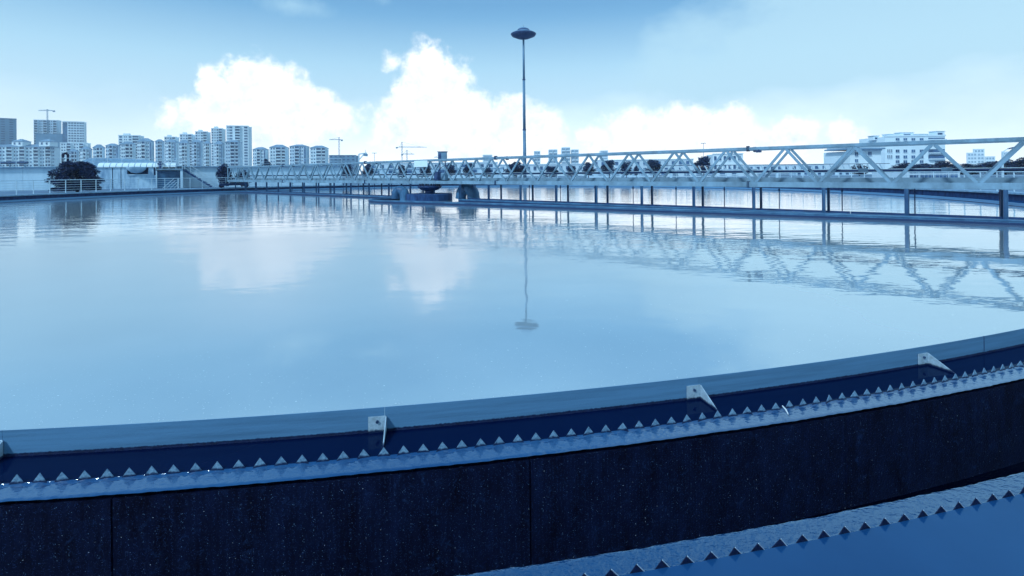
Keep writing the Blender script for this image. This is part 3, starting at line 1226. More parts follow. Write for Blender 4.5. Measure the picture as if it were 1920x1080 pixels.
# ------------------------------------------------------------------ high mast lamp
LY = 130.0
base = at(984, 320, LY)
mz = at(984, 64, LY).z
ms = empty('mast_light', (base.x, LY, .2), 'tall slender mast light with a saucer-shaped head above the bridge', 'mast light')
x0 = base.x
H = mz
for z0, z1, r0, r1 in ((.2, 13, .46, .40), (13.03, 26, .38, .32), (26.03, H - .9, .30, .25)):
    MB().tube([(x0, LY, z0), (x0, LY, z1)], [r0, r1], 14).build('mast_section', M_lamp, ms, smooth=True)
for z in (13, 26):
    MB().tube([(x0, LY, z - .15), (x0, LY, z + .15)], .48 if z < 20 else .40, 14).build('mast_collar', M_lampd, ms)
MB().lathe([(.25, -1.25), (1.6, -1.05), (3.0, -.45), (3.32, .02), (3.25, .10)], 40, (x0, LY, H)).build('lamp_bowl', M_lampd, ms, smooth=True)
MB().lathe([(3.25, .10), (2.6, .45), (1.75, .72), (1.7, .78)], 40, (x0, LY, H)).build('lamp_brim', M_lamp, ms, smooth=True)
MB().lathe([(1.7, .78), (1.62, 1.02), (1.5, 1.16)], 32, (x0, LY, H)).build('lamp_collar', M_lampd, ms, smooth=False)
MB().lathe([(1.5, 1.16), (1.35, 1.35), (.8, 1.62), (.15, 1.72), (.001, 1.72)], 32, (x0, LY, H)).build('lamp_dome', M_lamp, ms, smooth=True)
MB().tube([(x0, LY, H + 1.7), (x0, LY, H + 2.4)], .03, 5).build('lightning_rod', M_lampd, ms)
tag(MB().box((0, 0, 0), (.01, .01, .01)).build('tmp', M_black)) and bpy.data.objects.remove(bpy.data.objects['tmp'])


# ------------------------------------------------------------------ trees
def crown_mesh(n, w, d, h, leaf, seed, m, lumps=14, dome=False):
    rnd = random.Random(seed)
    cl = []
    for _ in range(lumps):
        a = rnd.uniform(0, 2 * pi)
        t = rnd.uniform(.05, 1)
        rr = .78 * sqrt(max(0.05, 1 - (2 * t - .85) ** 2 * .75)) * sqrt(rnd.uniform(.05, 1))
        if dome:      # broad at a third of the height, rounding off to the top
            t = rnd.random() ** 1.35
            rr = (.92 + .13 * min(t, .33) / .33 if t < .33 else 1.05 * sqrt(max(.03, 1 - ((t - .33) / .72) ** 2))) * rnd.random() ** .5 * rnd.uniform(.85, 1.05)
            cl.append((cos(a) * rr * w / 2, sin(a) * rr * d / 2, .03 + t * .93, rnd.uniform(.09, .15)))
            continue
        cl.append((cos(a) * rr * w / 2, sin(a) * rr * d / 2, t * h * .86 + .07 * h, rnd.uniform(.16, .30)))
    mb = MB()
    for _ in range(n):
        cx, cy, cz, r = rnd.choice(cl)
        while True:
            x, y, z = rnd.uniform(-1, 1), rnd.uniform(-1, 1), rnd.uniform(-1, 1)
            q = x * x + y * y + z * z
            if .25 < q < 1:
                break
        if rnd.random() < .08:
            x *= 1.3
            z *= 1.25
        p = Vector((cx + x * r * w, cy + y * r * d, cz + z * r * h * .8))
        if p.z < .02 * h:
            p.z = rnd.uniform(.02, .12) * h
        u = Vector((rnd.uniform(-1, 1), rnd.uniform(-1, 1), rnd.uniform(-.6, .6))).normalized()
        v = u.cross(Vector((rnd.uniform(-1, 1), rnd.uniform(-1, 1), rnd.uniform(-1, 1)))).normalized()
        L = leaf * rnd.uniform(.6, 1.5)
        k = len(mb.v)
        mb.v += [tuple(p - u * L), tuple(p + v * L * .38), tuple(p + u * L), tuple(p - v * L * .38)]
        mb.f.append((k, k + 1, k + 2, k + 3))
    me = bpy.data.meshes.new('crown')
    me.from_pydata(mb.v, [], mb.f)
    me.materials.append(m)
    return me


def tree(loc, mesh, scale, trunk_h, tr, label, name='broadleaf_tree', cat='tree', group=None, rz=0):
    root = empty(name, loc, label, cat, group)
    c = bpy.data.objects.new('crown', mesh)
    COL.objects.link(c)
    c.parent = root
    c.location = (0, 0, trunk_h)
    c.scale = scale
    c.rotation_euler = (0, 0, rz)
    t = MB()
    x, y, z = loc
    top = z + trunk_h + scale[2] * .5
    t.tube([(x, y, z - .1), (x + tr * .4, y, z + trunk_h), (x - tr * .3, y, top)], [tr, tr * .75, tr * .3], 7)
    for a in range(4):
        b = a * 1.7 + rz
        t.tube([(x, y, z + trunk_h * .9), (x + cos(b) * scale[0] * .28, y + sin(b) * scale[1] * .28, z + trunk_h + scale[2] * (.3 + .1 * a))], [tr * .5, tr * .15], 5)
    t.build('trunk', M_bark, root)
    return root


CR_BIG = crown_mesh(30000, 1, 1, 1, .026, 5, M_leaf, 170, dome=True)
CR_B = crown_mesh(5000, 1, 1, 1, .040, 11, M_leaf, 22)
CR_M = [crown_mesh(2600, 1, 1, 1, .055, 20 + i, M_leaf2, 18) for i in range(3)]


def tree_px(x0, x1, ytop, Y, label, mesh, zb=.3, trunk=.25, depth=None, **kw):
    a, b = at(x0, ytop, Y), at(x1, ytop, Y)
    w = abs(b.x - a.x)
    h = (a.z + b.z) / 2 - zb
    th = h * trunk
    return tree(((a.x + b.x) / 2, Y, zb), mesh, (w / 1.25, (depth or w) / 1.25, (h - th) / 1.12), th, max(.05, w * .035), label, **kw)


tree_px(99, 188, 297, 53, 'dense round dark shrub behind the railing before the pale tank wall', CR_BIG, trunk=.04, name='round_shrub', cat='shrub')
tree_px(401, 436, 306, 66, 'dark tree beside the left end of the bridge', CR_B, trunk=.05)
tree_px(436, 470, 318, 67, 'low dark shrub under the left end of the truss', CR_B, trunk=.04, name='low_shrub', cat='shrub')
tree_px(488, 511, 297, 120, 'small treetop poking above the truss before the apartment blocks', CR_M[0], trunk=.3)
MT = [(556, 586, 309, 'dark tree seen through the left half of the truss'), (600, 626, 304, 'dark tree below the netted low building'),
      (636, 664, 303, 'dark tree left of the white jib tower'), (676, 704, 306, 'dark tree below the white jib tower'),
      (742, 764, 306, 'dark tree left of the blank board'), (782, 812, 307, 'dark tree under the blank board'),
      (832, 856, 305, 'dark tree right of the looping cable'), (866, 892, 303, 'dark tree between drum and mast, left one'),
      (904, 924, 312, 'small dark tree under the truss splice left of the mast'), (942, 992, 302, 'broad dark tree at the foot of the mast light'),
      (1014, 1050, 309, 'round dark tree just right of the mast light'), (1060, 1082, 308, 'slim dark tree second right of the mast light'),
      (1088, 1118, 303, 'dark tree in the middle of the right row'), (1124, 1160, 297, 'tall bushy tree right of the truss middle'),
      (1160, 1188, 301, 'bushy tree left of the round low one'), (1186, 1200, 309, 'small round dark tree at the end of the bushy pair'),
      (1206, 1244, 296, 'pointed tree standing alone behind the truss')]
for i, (a, b, y, lab) in enumerate(MT):
    tree_px(a, b, y, 105 + (i * 7) % 23, lab, CR_M[i % 3], trunk=.2, group='trees behind the bridge', rz=i)
tree_px(1298, 1340, 289, 108, 'large dark tree before the white block with small square windows', CR_M[1], trunk=.22, group='trees behind the bridge')
tree_px(1594, 1628, 307, 120, 'low dark tree before the building with the overhanging roof', CR_M[2], trunk=.1, group='trees behind the bridge')
for i, (a, b, y, lab) in enumerate([(1668, 1722, 305, 'hedge tree below the tall windows of the white building, left one'), (1708, 1760, 304, 'hedge tree below the white building, second one'),
                                    (1744, 1800, 301, 'hedge tree below the right corner of the white building'), (1786, 1838, 306, 'hedge tree under the pale far tower'),
                                    (1822, 1880, 303, 'hedge tree left of the street lamp'), (1858, 1912, 298, 'tall hedge tree behind the street lamp'),
                                    (1894, 1960, 294, 'tallest dark tree at the right edge')]):
    tree_px(a, b, y, 112 + (i % 3) * 3, lab, CR_M[i % 3] if i % 2 else CR_B, trunk=.05, group='hedge trees at the right', rz=i * 1.3, depth=7)


# ------------------------------------------------------------------ buildings
def house(x0, x1, ytop, Y, label, name='apartment_block', cat='apartment block', depth=14, rz=0., wall=None, roof=None, roof_h=2.2,
          cols=None, floors=None, fh=3.0, zb=0., group=None, tower=None, floor_px=None, wmat=None, room=False, roof_over=.5, parapet=.7):
    """cols: list of (u0,u1,style) in 0..1 of the width; style w = window, b = balcony bay, r = dark strip for a shaded recess, n = narrow window pair."""
    wall = wall or M_white
    u0, u1 = ray(x0, ytop)[0], ray(x1, ytop)[0]
    um = (u0 + u1) / 2
    face = -atan(um)                       # angle that would turn the front square to the eye
    rz = face * .55 + rz
    zt = at((x0 + x1) / 2, ytop, Y).z
    full = (u1 - u0) * Y
    c, sn = cos(rz), sin(rz)
    for _ in range(12):                    # front and the visible end wall together span the picture width
        if um < 0:
            W = (u1 * (Y + depth * c) - u0 * Y + depth * sn) / (c - u1 * sn)
        else:
            W = (u1 * Y - depth * sn - u0 * (Y + depth * c)) / (c - u0 * sn)
        if W > full * .72:
            break
        depth *= .8
    if um < 0:
        cx, Y = u0 * Y + W / 2 * c, Y + W / 2 * sn
    else:
        cx, Y = u1 * Y - W / 2 * c, Y - W / 2 * sn
    root = empty(name, (cx, Y, zb), label, cat, group)
    body = MB()
    cr, sr = cos(rz), sin(rz)

    def P(x, y, z):      # local: x along facade, y back, z
        return (cx + x * cr - y * sr, Y + x * sr + y * cr, z)
    recs = [c for c in (cols or []) if c[2] == 'r']
    body.box((cx - (depth / 2) * sr, Y + (depth / 2) * cr, (zt + zb) / 2), (W, depth, zt - zb), rz)
    body.build('wall', wall, root)
    if roof:
        r = MB()
        r.hip((cx - (depth / 2) * sr, Y + (depth / 2) * cr), W, depth, zt + .01, roof_h, roof_over, rz)
        r.build('roof', roof, root)
    elif parapet:
        r = MB()
        r.box(P(0, -.1, zt + parapet / 2 + .01), (W + .3, .3, parapet), rz)
        r.box(P(0, depth + .1, zt + parapet / 2 + .01), (W + .3, .3, parapet), rz)
        r.build('parapet', wall, root, kind='stuff')
        if room:
            MB().box(P(-W * .2, depth * .5, zt + 1.4), (W * .28, depth * .4, 2.7), rz).build('roof_room', wall, root)
    nf = floors or int((zt - zb) / fh)
    wn, bal, wm2 = MB(), MB(), MB()
    for f in range(nf):
        zf = zt - (f + 1) * fh
        for u0, u1, st in cols or []:
            xa, xb = (u0 - .5) * W, (u1 - .5) * W
            xm, ww = (xa + xb) / 2, xb - xa
            if st == 'w':
                wn.box(P(xm, -.06, zf + fh * .55), (ww, .16, fh * .48), rz)
                bal.box(P(xm, -.12, zf + fh * .27), (ww * 1.15, .3, .14), rz)
            elif st == 'n':
                wn.box(P(xa + ww * .2, -.06, zf + fh * .55), (ww * .28, .16, fh * .40), rz)
                wn.box(P(xb - ww * .2, -.06, zf + fh * .55), (ww * .28, .16, fh * .40), rz)
            elif st == 'b':
                wn.box(P(xm, -.05, zf + fh * .58), (ww, .14, fh * .62), rz)
                bal.box(P(xm, -.75, zf + fh * .08), (ww * 1.04, 1.5, .22), rz)
                bal.box(P(xm, -1.45, zf + fh * .24), (ww * 1.04, .10, fh * .20), rz)
                bal.box(P(xa - .1, -.7, zf + fh * .5), (.22, 1.3, fh), rz)
                bal.box(P(xb + .1, -.7, zf + fh * .5), (.22, 1.3, fh), rz)
    if wn.v:
        wn.build('window', wmat or M_win, root, kind='stuff')
    if bal.v:
        bal.build('balcony', wall, root, kind='stuff')
    for u0, u1, st in cols or []:
        if st == 'r':
            MB().box(P(((u0 + u1) / 2 - .5) * W, -.03, (zt + zb) / 2 - .3), ((u1 - u0) * W, .1, zt - zb - .6), rz).build('recess', M_recess_shade, root)  # dark strip on the face paints the shade of a recess
    return root


GA = 'apartment blocks behind the tank wall'
GT = 'towers at the far left'
# far towers
house(-60, 31, 219, 620, 'bluish netted high-rise cut by the left edge of the picture', 'netted_tower', 'tower block', 30, .25, M_net, cols=[(.02, .3, 'n'), (.35, .6, 'n'), (.65, .95, 'n')], group=GT)
t2 = house(63, 115, 225, 600, 'unfinished high-rise with netted lower half and crane behind', 'netted_tower', 'tower block', 26, 0, M_white2, cols=[(.03, .16, 'b'), (.22, .34, 'n'), (.38, .52, 'b'), (.58, .72, 'n'), (.76, .9, 'b')], group=GT)
a, b = at(63, 250, 597), at(106, 250, 597)
rz_ = -atan((ray(89, 250)[0])) * .55
MB().box((a.x * .5 + b.x * .5, 600 + (b.x - a.x) / 2 * sin(rz_) - 3, a.z / 2), ((b.x - a.x) * .92, 2.0, a.z), rz_).build('safety_net', M_net, t2)
house(117, 162, 228, 590, 'finished pale high-rise with a close grid of windows beside the netted one', 'high_rise', 'tower block', 26, 0, M_white, cols=[(.0, .22, 'r'), (.27, .36, 'w'), (.4, .49, 'w'), (.53, .62, 'w'), (.66, .75, 'w'), (.79, .88, 'w'), (.91, .98, 'w')], group=GT)
# long block far left with two gables
lb = house(-28, 113, 274, 430, 'long five-storey apartment block with two gables at the far left', cols=[(.02, .08, 'n'), (.10, .18, 'b'), (.2, .27, 'n'), (.30, .38, 'b'), (.40, .46, 'n'), (.485, .56, 'b'), (.575, .66, 'n'), (.69, .76, 'b'), (.78, .84, 'n'), (.865, .94, 'b'), (.95, .99, 'n')], roof=M_roof, roof_h=2.6, depth=12, group=GA)
for gx in (32, 83):
    p = at(gx, 268, 440)
    MB().box((p.x, 444, p.z - .8), (9.4, 8, 4.2)).build('gable_wall', M_white, lb)
    MB().hip((p.x, 444), 9.4, 8, p.z + 1.32, 2.4, .6, 0, .2).build('gable_roof', M_roof, lb)
    w = MB()
    for dx in (-1.2, 1.2):
        w.box((p.x + dx * 1.8, 439.9, p.z - .5), (1.4, .16, 1.8))
    w.build('window', M_win, lb, kind='stuff')
house(112, 170, 268, 520, 'pale block between the high-rises and the nearest apartment row', cols=[(.05, .2, 'n'), (.25, .4, 'b'), (.5, .65, 'n'), (.7, .85, 'b')], depth=12, group=GA)
# front row
S = [(.02, .26, 'n'), (.34, .60, 'b'), (.66, .84, 'n'), (.88, 1.0, 'r')]
S2 = [(.06, .30, 'n'), (.36, .62, 'b'), (.68, .86, 'b')]
row = [(127, 149, 284, 411, 'lowest small apartment block at the left end of the row'),
       (150, 174, 280, 413, 'second lowest apartment block of the row, left part'),
       (174, 198, 277, 413, 'apartment block third from the left of the row'),
       (198, 226, 273, 414, 'apartment block fourth from the left of the row'),
       (226, 256, 270, 414, 'apartment block right of the white vaulted channel cover'),
       (257, 290, 265, 416, 'apartment block above the dark niche in the tank wall'),
       (291, 309, 265, 420, 'narrow apartment block above the steel platform'),
       (310, 334, 266, 420, 'apartment block above the left end of the platform railing'),
       (335, 357, 268, 420, 'apartment block above the top of the stairs'),
       (359, 381, 266, 420, 'apartment block above the middle of the stairs'),
       (382, 397, 269, 421, 'narrow apartment block above the foot of the stairs'),
       (402, 421, 270, 421, 'apartment block left of the tallest one, before the tree'),
       (422, 455, 266, 423, 'apartment block standing in front of the tallest white tower'),
       (474, 505, 280, 472, 'first apartment block right of the tallest white tower'),
       (505, 543, 276, 469, 'apartment block with blank white side wall right of the tower'),
       (543, 581, 274, 465, 'apartment block second from the right end of the row'),
       (581, 617, 277, 462, 'apartment block at the right end of the row')]
for i, (a, b, y, Y, lab) in enumerate(row):
    house(a, b - 1.0, y, Y, lab, cols=S if i % 2 else S2, roof=M_roof, roof_h=1.9 + (i % 3) * .5, wall=M_white if i % 3 else M_white2, depth=11 + i % 3, group=GA, rz=(-.12 if i % 2 else .08))
# stepped towers behind
for i, (a, b, y, lab) in enumerate([(222, 270, 254, 'flat-topped white block rising behind the left of the apartment row'), (308, 336, 257, 'lowest of the stepped white towers'),
                                    (337, 366, 252, 'second of the stepped white towers'), (366, 395, 247, 'third of the stepped white towers'),
                                    (396, 423, 241, 'fourth of the stepped white towers, beside the tallest')]):
    house(a, b, y, 560 + i, lab, 'white_tower', 'tower block', 14, 0, M_white, room=True, cols=[(.04, .16, 'w'), (.24, .38, 'n'), (.46, .58, 'w'), (.64, .92, 'b')], group='stepped white towers')
tt = house(424, 472, 236, 530, 'tallest white tower with balcony columns right of centre of the skyline', 'white_tower', 'tower block', 15, 0, M_white,
           cols=[(.06, .10, 'w'), (.14, .27, 'w'), (.40, .62, 'b'), (.80, .95, 'w')], group='stepped white towers')
house(617, 672, 291, 500, 'low unfinished building wrapped in blue netting right of the apartments', 'netted_building', 'building', 20, 0, M_net, cols=[(.02, .3, 'n'), (.35, .6, 'n'), (.65, .95, 'n')], parapet=.3)
# hazy small ones over the bridge
for a, b, y, lab in ((1001, 1013, 284, 'tiny hazy tower just right of the mast light'), (1028, 1045, 281, 'tiny hazy stepped tower second right of the mast'),
                     (1052, 1069, 277, 'tallest of the tiny hazy towers right of the mast'), (1070, 1085, 281, 'tiny hazy tower at the right end of its cluster')):
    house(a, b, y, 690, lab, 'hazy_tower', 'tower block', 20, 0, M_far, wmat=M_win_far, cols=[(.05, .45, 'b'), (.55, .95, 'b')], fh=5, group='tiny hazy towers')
for a, b, y, lab in ((905, 923, 291, 'low white far building with a row of small posts left of the mast'), (1124, 1140, 283, 'very faint flat building above the truss middle')):
    house(a, b, y, 700, lab, 'hazy_building', 'building', 20, 0, M_far, wmat=M_win_far, cols=[(.1, .9, 'w')])
for a, b, y, lab in ((1812, 1832, 287, 'pale hazy stepped tower, lower left wing'), (1824, 1846, 280, 'tallest pale hazy tower left of the street lamp'),
                     (1846, 1866, 294, 'pale hazy low block right of the hazy tower'), (1880, 1894, 285, 'pale hazy tower directly behind the street lamp')):
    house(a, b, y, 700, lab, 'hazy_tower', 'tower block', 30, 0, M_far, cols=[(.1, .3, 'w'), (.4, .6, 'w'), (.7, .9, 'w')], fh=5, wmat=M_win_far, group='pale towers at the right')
# white block with small square windows (x 1325-1393)
house(1326, 1393, 289, 170, 'white block with small square windows behind the large dark tree', 'white_block', 'building', 12, 0, M_white, cols=[(.04 + .16 * i, .04 + .16 * i + .08, 'w') for i in range(6)], parapet=.3, group=None)


# right white building: windows as parts
def office(x0, x1, ytop, Y, label, wins, bands, zb=0., depth=14):
    a, b = at(x0, ytop, Y), at(x1, ytop, Y)
    zt = (a.z + b.z) / 2
    cx = (a.x + b.x) / 2
    root = empty('office_building', (cx, Y, zb), label, 'building')
    MB().box((cx, Y + depth / 2, (zt + zb) / 2), (b.x - a.x, depth, zt - zb)).build('wall', M_white, root)
    MB().box((cx, Y + .05, zt + .3), (b.x - a.x + .4, .5, .55)).build('parapet', M_white, root)
    src = {}
    for px, py, w, h in wins:
        p = at(px, py, Y - .06)
        k = (w, h)
        if k not in src:
            o = MB().box((0, 0, 0), (w * Y / F_PX, .14, h * Y / F_PX)).build('window', M_win)
            o.parent = root
            o.location = p - root.location
            src[k] = o
            f = MB().box((0, -.1, -h * Y / F_PX / 2 - .06), (w * Y / F_PX * 1.12, .22, .1)).box((0, -.085, 0), (.07, .05, h * Y / F_PX)).build('window_sill', M_white2)
            f.parent = o
            src[k, 1] = f
        else:
            o = inst('window', src[k], root, p)
            f = bpy.data.objects.new('window_sill', src[k, 1].data)
            COL.objects.link(f)
            f.parent = o
    return root


OY = 190
wins = []
for yy in (261, 283, 294, 303):
    for xx in (1683, 1697.5, 1712.5, 1728):
        wins.append((xx, yy, 6.5, 5.0 if yy != 261 else 4))
for yy in (283, 294):
    for xx in (1665, 1668.5, 1672):
        wins.append((xx, yy, 1.6, 6))
ob = office(1659, 1772, 256, OY, 'large white building with rows of square windows and ribbon windows at its right', wins, [])
for yy, h in ((260, 3.2), (283, 6.5), (294, 7)):
    a, b = at(1741, yy, OY - .1), at(1771, yy, OY - .1)
    MB().box(((a.x + b.x) / 2, OY - .08, a.z), (b.x - a.x, .18, h * OY / F_PX)).build('ribbon_window', M_win, ob)
    MB().box(((a.x + b.x) / 2, OY - .5, a.z - h * OY / F_PX * .62), (b.x - a.x + .3, 1.0, .35)).build('balcony_slab', M_white, ob)
for x0, x1, y0 in ((1638, 1648, 255), (1665, 1676, 252), (1688, 1713, 249), (1713, 1741, 252), (1754, 1771, 246.5)):
    a, b = at(x0, y0, OY + 4), at(x1, y0, OY + 4)
    zt = a.z
    z1 = at(x0, 258, OY + 4).z - 1
    MB().box(((a.x + b.x) / 2, OY + 5.5, (zt + z1) / 2), (b.x - a.x, 3, zt - z1)).build('roof_room', M_white, ob)
    MB().box(((a.x + b.x) / 2, OY + 5.5, zt + .08), (b.x - a.x + .5, 3.4, .15)).build('roof_slab', M_white2, ob)
    MB().box(((a.x + b.x) / 2, OY + 3.96, zt - .9), ((b.x - a.x) * .5, .1, .7)).build('roof_window', M_win, ob)
wins = [(1606, 289, 5.5, 7), (1606, 301, 5.5, 5), (1631, 288, 6, 7), (1631, 300, 6, 5)]
a_ = 1594
o2 = office(a_, 1652, 283, 165, 'lower white building with a broad overhanging roof left of the large one', wins, [])
o2.children[0].data.materials.clear()
o2.children[0].data.materials.append(M_conc)
p, q = at(1590, 279, 164), at(1658, 279, 164)
MB().box(((p.x + q.x) / 2, 170, (p.z)), (q.x - p.x, 13, .5)).build('roof', M_roof, o2)
MB().box(((p.x + q.x) / 2, 170.5, (p.z + .75)), ((q.x - p.x) * .9, 11, .9)).build('roof_upper', M_white2, o2)
# low range with many windows behind the right railing, and a long grey shed
p, q = at(1700, 318.5, 62), at(1800, 318.5, 62)
lr = empty('low_hall', ((p.x + q.x) / 2, 62, .3), 'low hall with a close grid of windows behind the right railing', 'hall')
MB().box(((p.x + q.x) / 2, 65, (p.z + .3) / 2), (q.x - p.x, 6, p.z - .3)).build('wall', M_white2, lr)
wn = MB()
for i in range(13):
    for zz in (.95, 1.62):
        wn.box((p.x + .3 + (q.x - p.x - .6) * (i + .5) / 13, 61.97, zz), (.34, .12, .42))
wn.build('window', M_win, lr, kind='stuff')
for x0, x1, y, Y, lab in ((1100, 1235, 318, 138, 'low pale shed behind the dark trees right of the mast'), (690, 940, 316, 140, 'long low pale wall block behind the centre of the bridge'),
                          (1230, 1420, 318.5, 136, 'low shed under the distant white trusses'), (1480, 1600, 320, 134, 'low shed left of the building with the overhanging roof')):
    house(x0, x1, y, Y, lab, 'low_shed', 'shed', 8, 0, M_conc if x0 != 1230 else M_white2, cols=[(.03 + .12 * i, .03 + .12 * i + .05, 'w') for i in range(8)], floors=1, fh=1.8, zb=.3, parapet=.15)
for x0, x1, y, Y, lab in ((940, 1110, 309, 210, 'long pale low building behind the trees by the mast foot'), (1110, 1300, 300, 230, 'pale two-storey building behind the bushy trees'),
                          (1393, 1600, 309, 240, 'very long low flat building on the right horizon'), (690, 930, 306, 240, 'long pale low building left of the mast behind the truss')):
    house(x0, x1, y, Y, lab, 'long_building', 'building', 14, 0, M_white2, cols=[(.02 + .07 * i, .02 + .07 * i + .03, 'w') for i in range(14)], parapet=.4)

# distant skimmer bridge with slanted braces (x 1250-1660)
db = empty('distant_bridge', tuple(at(1450, 325, 78)), 'row of small white slanted braces of another tank bridge in the distance', 'bridge')
p, q = at(1246, 323.5, 78), at(1668, 320.5, 78)
zr = 1.55
MB().bar((p.x, 78, zr + .02), (q.x, 78, zr + .02), .1, .12).build('bottom_chord', M_rail, db)
MB().bar((p.x, 78, zr + 1.2), (q.x, 78, zr + 1.2), .1, .08).build('top_chord', M_steel_d, db)
dbm = MB()
nn = 36
for i in range(nn):
    x = p.x + (q.x - p.x) * i / nn
    dbm.bar((x, 78, zr + .08), (x - .55, 78, zr + 1.16), .09, .16)
dbm.build('diagonal_brace', M_rail, db, kind='stuff')
for xx in (p.x + 1, (p.x + q.x) / 2, q.x - 1):
    MB().bar((xx, 78, .3), (xx, 78, zr - .04), .3, .3).build('support', M_conc, db)


# cranes
def crane(px, ybase, ytop, jx0, jx1, yj, Y, lab, tilt=0):
    b, t = at(px, ybase, Y), at(px, ytop, Y)
    root = empty('tower_crane', (b.x, Y, 0), lab, 'crane', 'tower cranes on the horizon')
    w = Y * .0011
    m = MB()
    for dx in (-w, w):
        m.bar((b.x + dx, Y, 0), (b.x + dx, Y, t.z), w * .45, w * .45)
    n_ = 14
    z0 = max(0, b.z - 5)
    for i in range(n_):
        za, zb_ = z0 + (t.z - z0) * i / n_, z0 + (t.z - z0) * (i + 1) / n_
        s_ = 1 if i % 2 else -1
        m.bar((b.x - w * s_, Y, za), (b.x + w * s_, Y, zb_), w * .35, w * .35)
    m.build('mast', M_net, root)
    j0, j1 = at(jx0, yj, Y), at(jx1, yj - tilt, Y)
    j = MB()
    j.bar(j0, j1, w * .6, w * .8)
    a, c = at(jx0 + (jx1 - jx0) * .06, yj - 1.3, Y), at(jx0 + (jx1 - jx0) * .9, yj - tilt - .6, Y)
    j.bar(a, c, w * .35, w * .35)
    j.build('jib', M_net, root)
    st = MB()
    st.bar(t, j1.lerp(j0, .15), w * .25, w * .25)
    st.bar(t, j0.lerp(j1, .08), w * .25, w * .25)
    st.build('stay', M_net, root)
    near = j0 if abs(jx0 - px) < abs(jx1 - px) else j1
    MB().box((near.x, Y, near.z - w), (w * 3, w * 2, w * 2.6)).build('counterweight', M_lamp, root)


crane(89, 226, 205, 72, 101, 207.5, 605, 'faint tower crane on the unfinished high-rise')
crane(636, 291, 257, 617, 641, 262, 500, 'tower crane above the low netted building')
crane(754, 300, 266, 744, 800, 276, 520, 'tower crane with long thin jib left of the grey cabinet')
crane(763, 300, 281, 754, 777, 289, 540, 'shorter tower crane just right of the long-jib one')
crane(828, 300, 287, 814, 829, 295, 620, 'tiny faint crane right of the grey cabinet')
# white davit tower over the bridge at x 680
p = at(681, 300, 110)
dv = empty('jib_tower', (p.x, 110, .3), 'small white lattice jib with dark tip above the left part of the bridge', 'crane')
q0, q1 = at(672, 303, 110), at(673, 289, 110)
MB().bar((q0.x, 110, .3), q1, .22, .22).build('mast', M_rail, dv)
MB().bar(at(673, 300, 110), at(684, 287, 110), .18, .18).bar(q1, at(688, 287, 110), .2, .25).build('jib', M_rail, dv)
MB().bar(at(682, 290, 110), at(689, 291, 110), .4, .55).build('jib_tip', M_net, dv)
MB().bar(at(685, 287, 110), at(685, 281, 110), .06, .06).build('aerial', M_net, dv)


# small lamps on the horizon
def mast_small(px, y0, Y, lab):
    p = at(px, y0, Y)
    root = empty('mast_light', (p.x, Y, .2), lab, 'mast light')
    MB().tube([(p.x, Y, .2), (p.x, Y, p.z)], .12, 6).build('mast', M_net, root)
    m = MB()
    for a in (-1.1, -.4, .4, 1.1):
        m.box((p.x + a, Y, p.z), (.45, .5, .35))
    m.bar((p.x - 1.2, Y, p.z + .1), (p.x + 1.2, Y, p.z + .1), .1, .1)
    m.build('lamp_heads', M_net, root)


mast_small(1319, 268.5, 260, 'small far mast light with a cross head above the truss')
mast_small(702, 287, 300, 'thin faint lamp post between cranes left of the board')
sl = at(1880, 320, 45)
so = empty('street_lamp', (sl.x, 45, .3), 'pale single-arm street lamp beside the right edge behind the bridge', 'street lamp')
zt = at(1880, 284, 45).z
MB().tube([(sl.x, 45, .3), (sl.x, 45, zt)], [.10, .07], 10).build('pole', M_rail, so)
q = at(1906, 275.5, 45)
MB().tube([(sl.x, 45, zt - .05), (sl.x + .45, 45, zt + .22), (q.x - .55, 45, q.z - .10)], .035, 6).build('arm', M_rail, so)
bevel(MB().bar((q.x - .75, 45, q.z - .16), (q.x + .05, 45, q.z + .02), .22, .09).build('lamp_head', M_lampd, so), .02)

# ------------------------------------------------------------------ neighbouring tank wall at the left with its fittings
WP0, WP1 = Vector((at(-130, 313, 60).x, 60, 0)), Vector((at(640, 313, 78).x, 78, 0))
WD = (WP1 - WP0).normalized()
WLEN = (WP1 - WP0).length
WRZ = atan2(WD.y, WD.x)


def onwall(px, off=0.):
    """point on the wall plane for a pixel column, off metres towards the camera"""
    u, _ = ray(px, 325)
    nn = Vector((WD.y, -WD.x, 0))
    q = WP0 + nn * off
    t = (q.y * u - q.x) / (WD.x - u * WD.y)
    return q + WD * t


nwr = empty('basin_wall', tuple(WP0), 'long pale concrete wall of the neighbouring basin behind the left railing', 'wall')
ZW = 3.15
npan = int(WLEN / 4.2)
src_ = None
for i in range(npan):
    a = WP0 + WD * (WLEN * i / npan + .012)
    L_ = WLEN / npan - .024
    if src_ is None:
        m = MB().box((L_ / 2, .25, (ZW + .2) / 2), (L_, .5, ZW - .2))
        src_ = m.build('wall_panel', M_conc)
        src_.parent = nwr
        src_.location = a - WP0
        src_.rotation_euler = (0, 0, WRZ)
    else:
        inst('wall_panel', src_, nwr, a, WRZ)
MB().bar(WP0 + Vector((0, .3, 1.6)), WP1 + Vector((0, .3, 1.6)), .3, 2.6).build('panel_joint', M_conc2, nwr)
MB().bar(WP0 + Vector((0, .1, ZW + .06)), WP1 + Vector((0, .1, ZW + .06)), .9, .11).build('coping', M_coping, nwr)
wr = empty('wall_railing', tuple(WP0), 'thin pale railing along the top of the neighbouring basin wall', 'railing')
for z, r in ((1.12, .035), (.62, .016), (.34, .016)):
    MB().tube([WP0 + Vector((0, .1, ZW + .1 + z)), WP1 + Vector((0, .1, ZW + .1 + z))], r, 6).build('rail', M_rail, wr)
src_ = None
np_ = int(WLEN / 1.55)
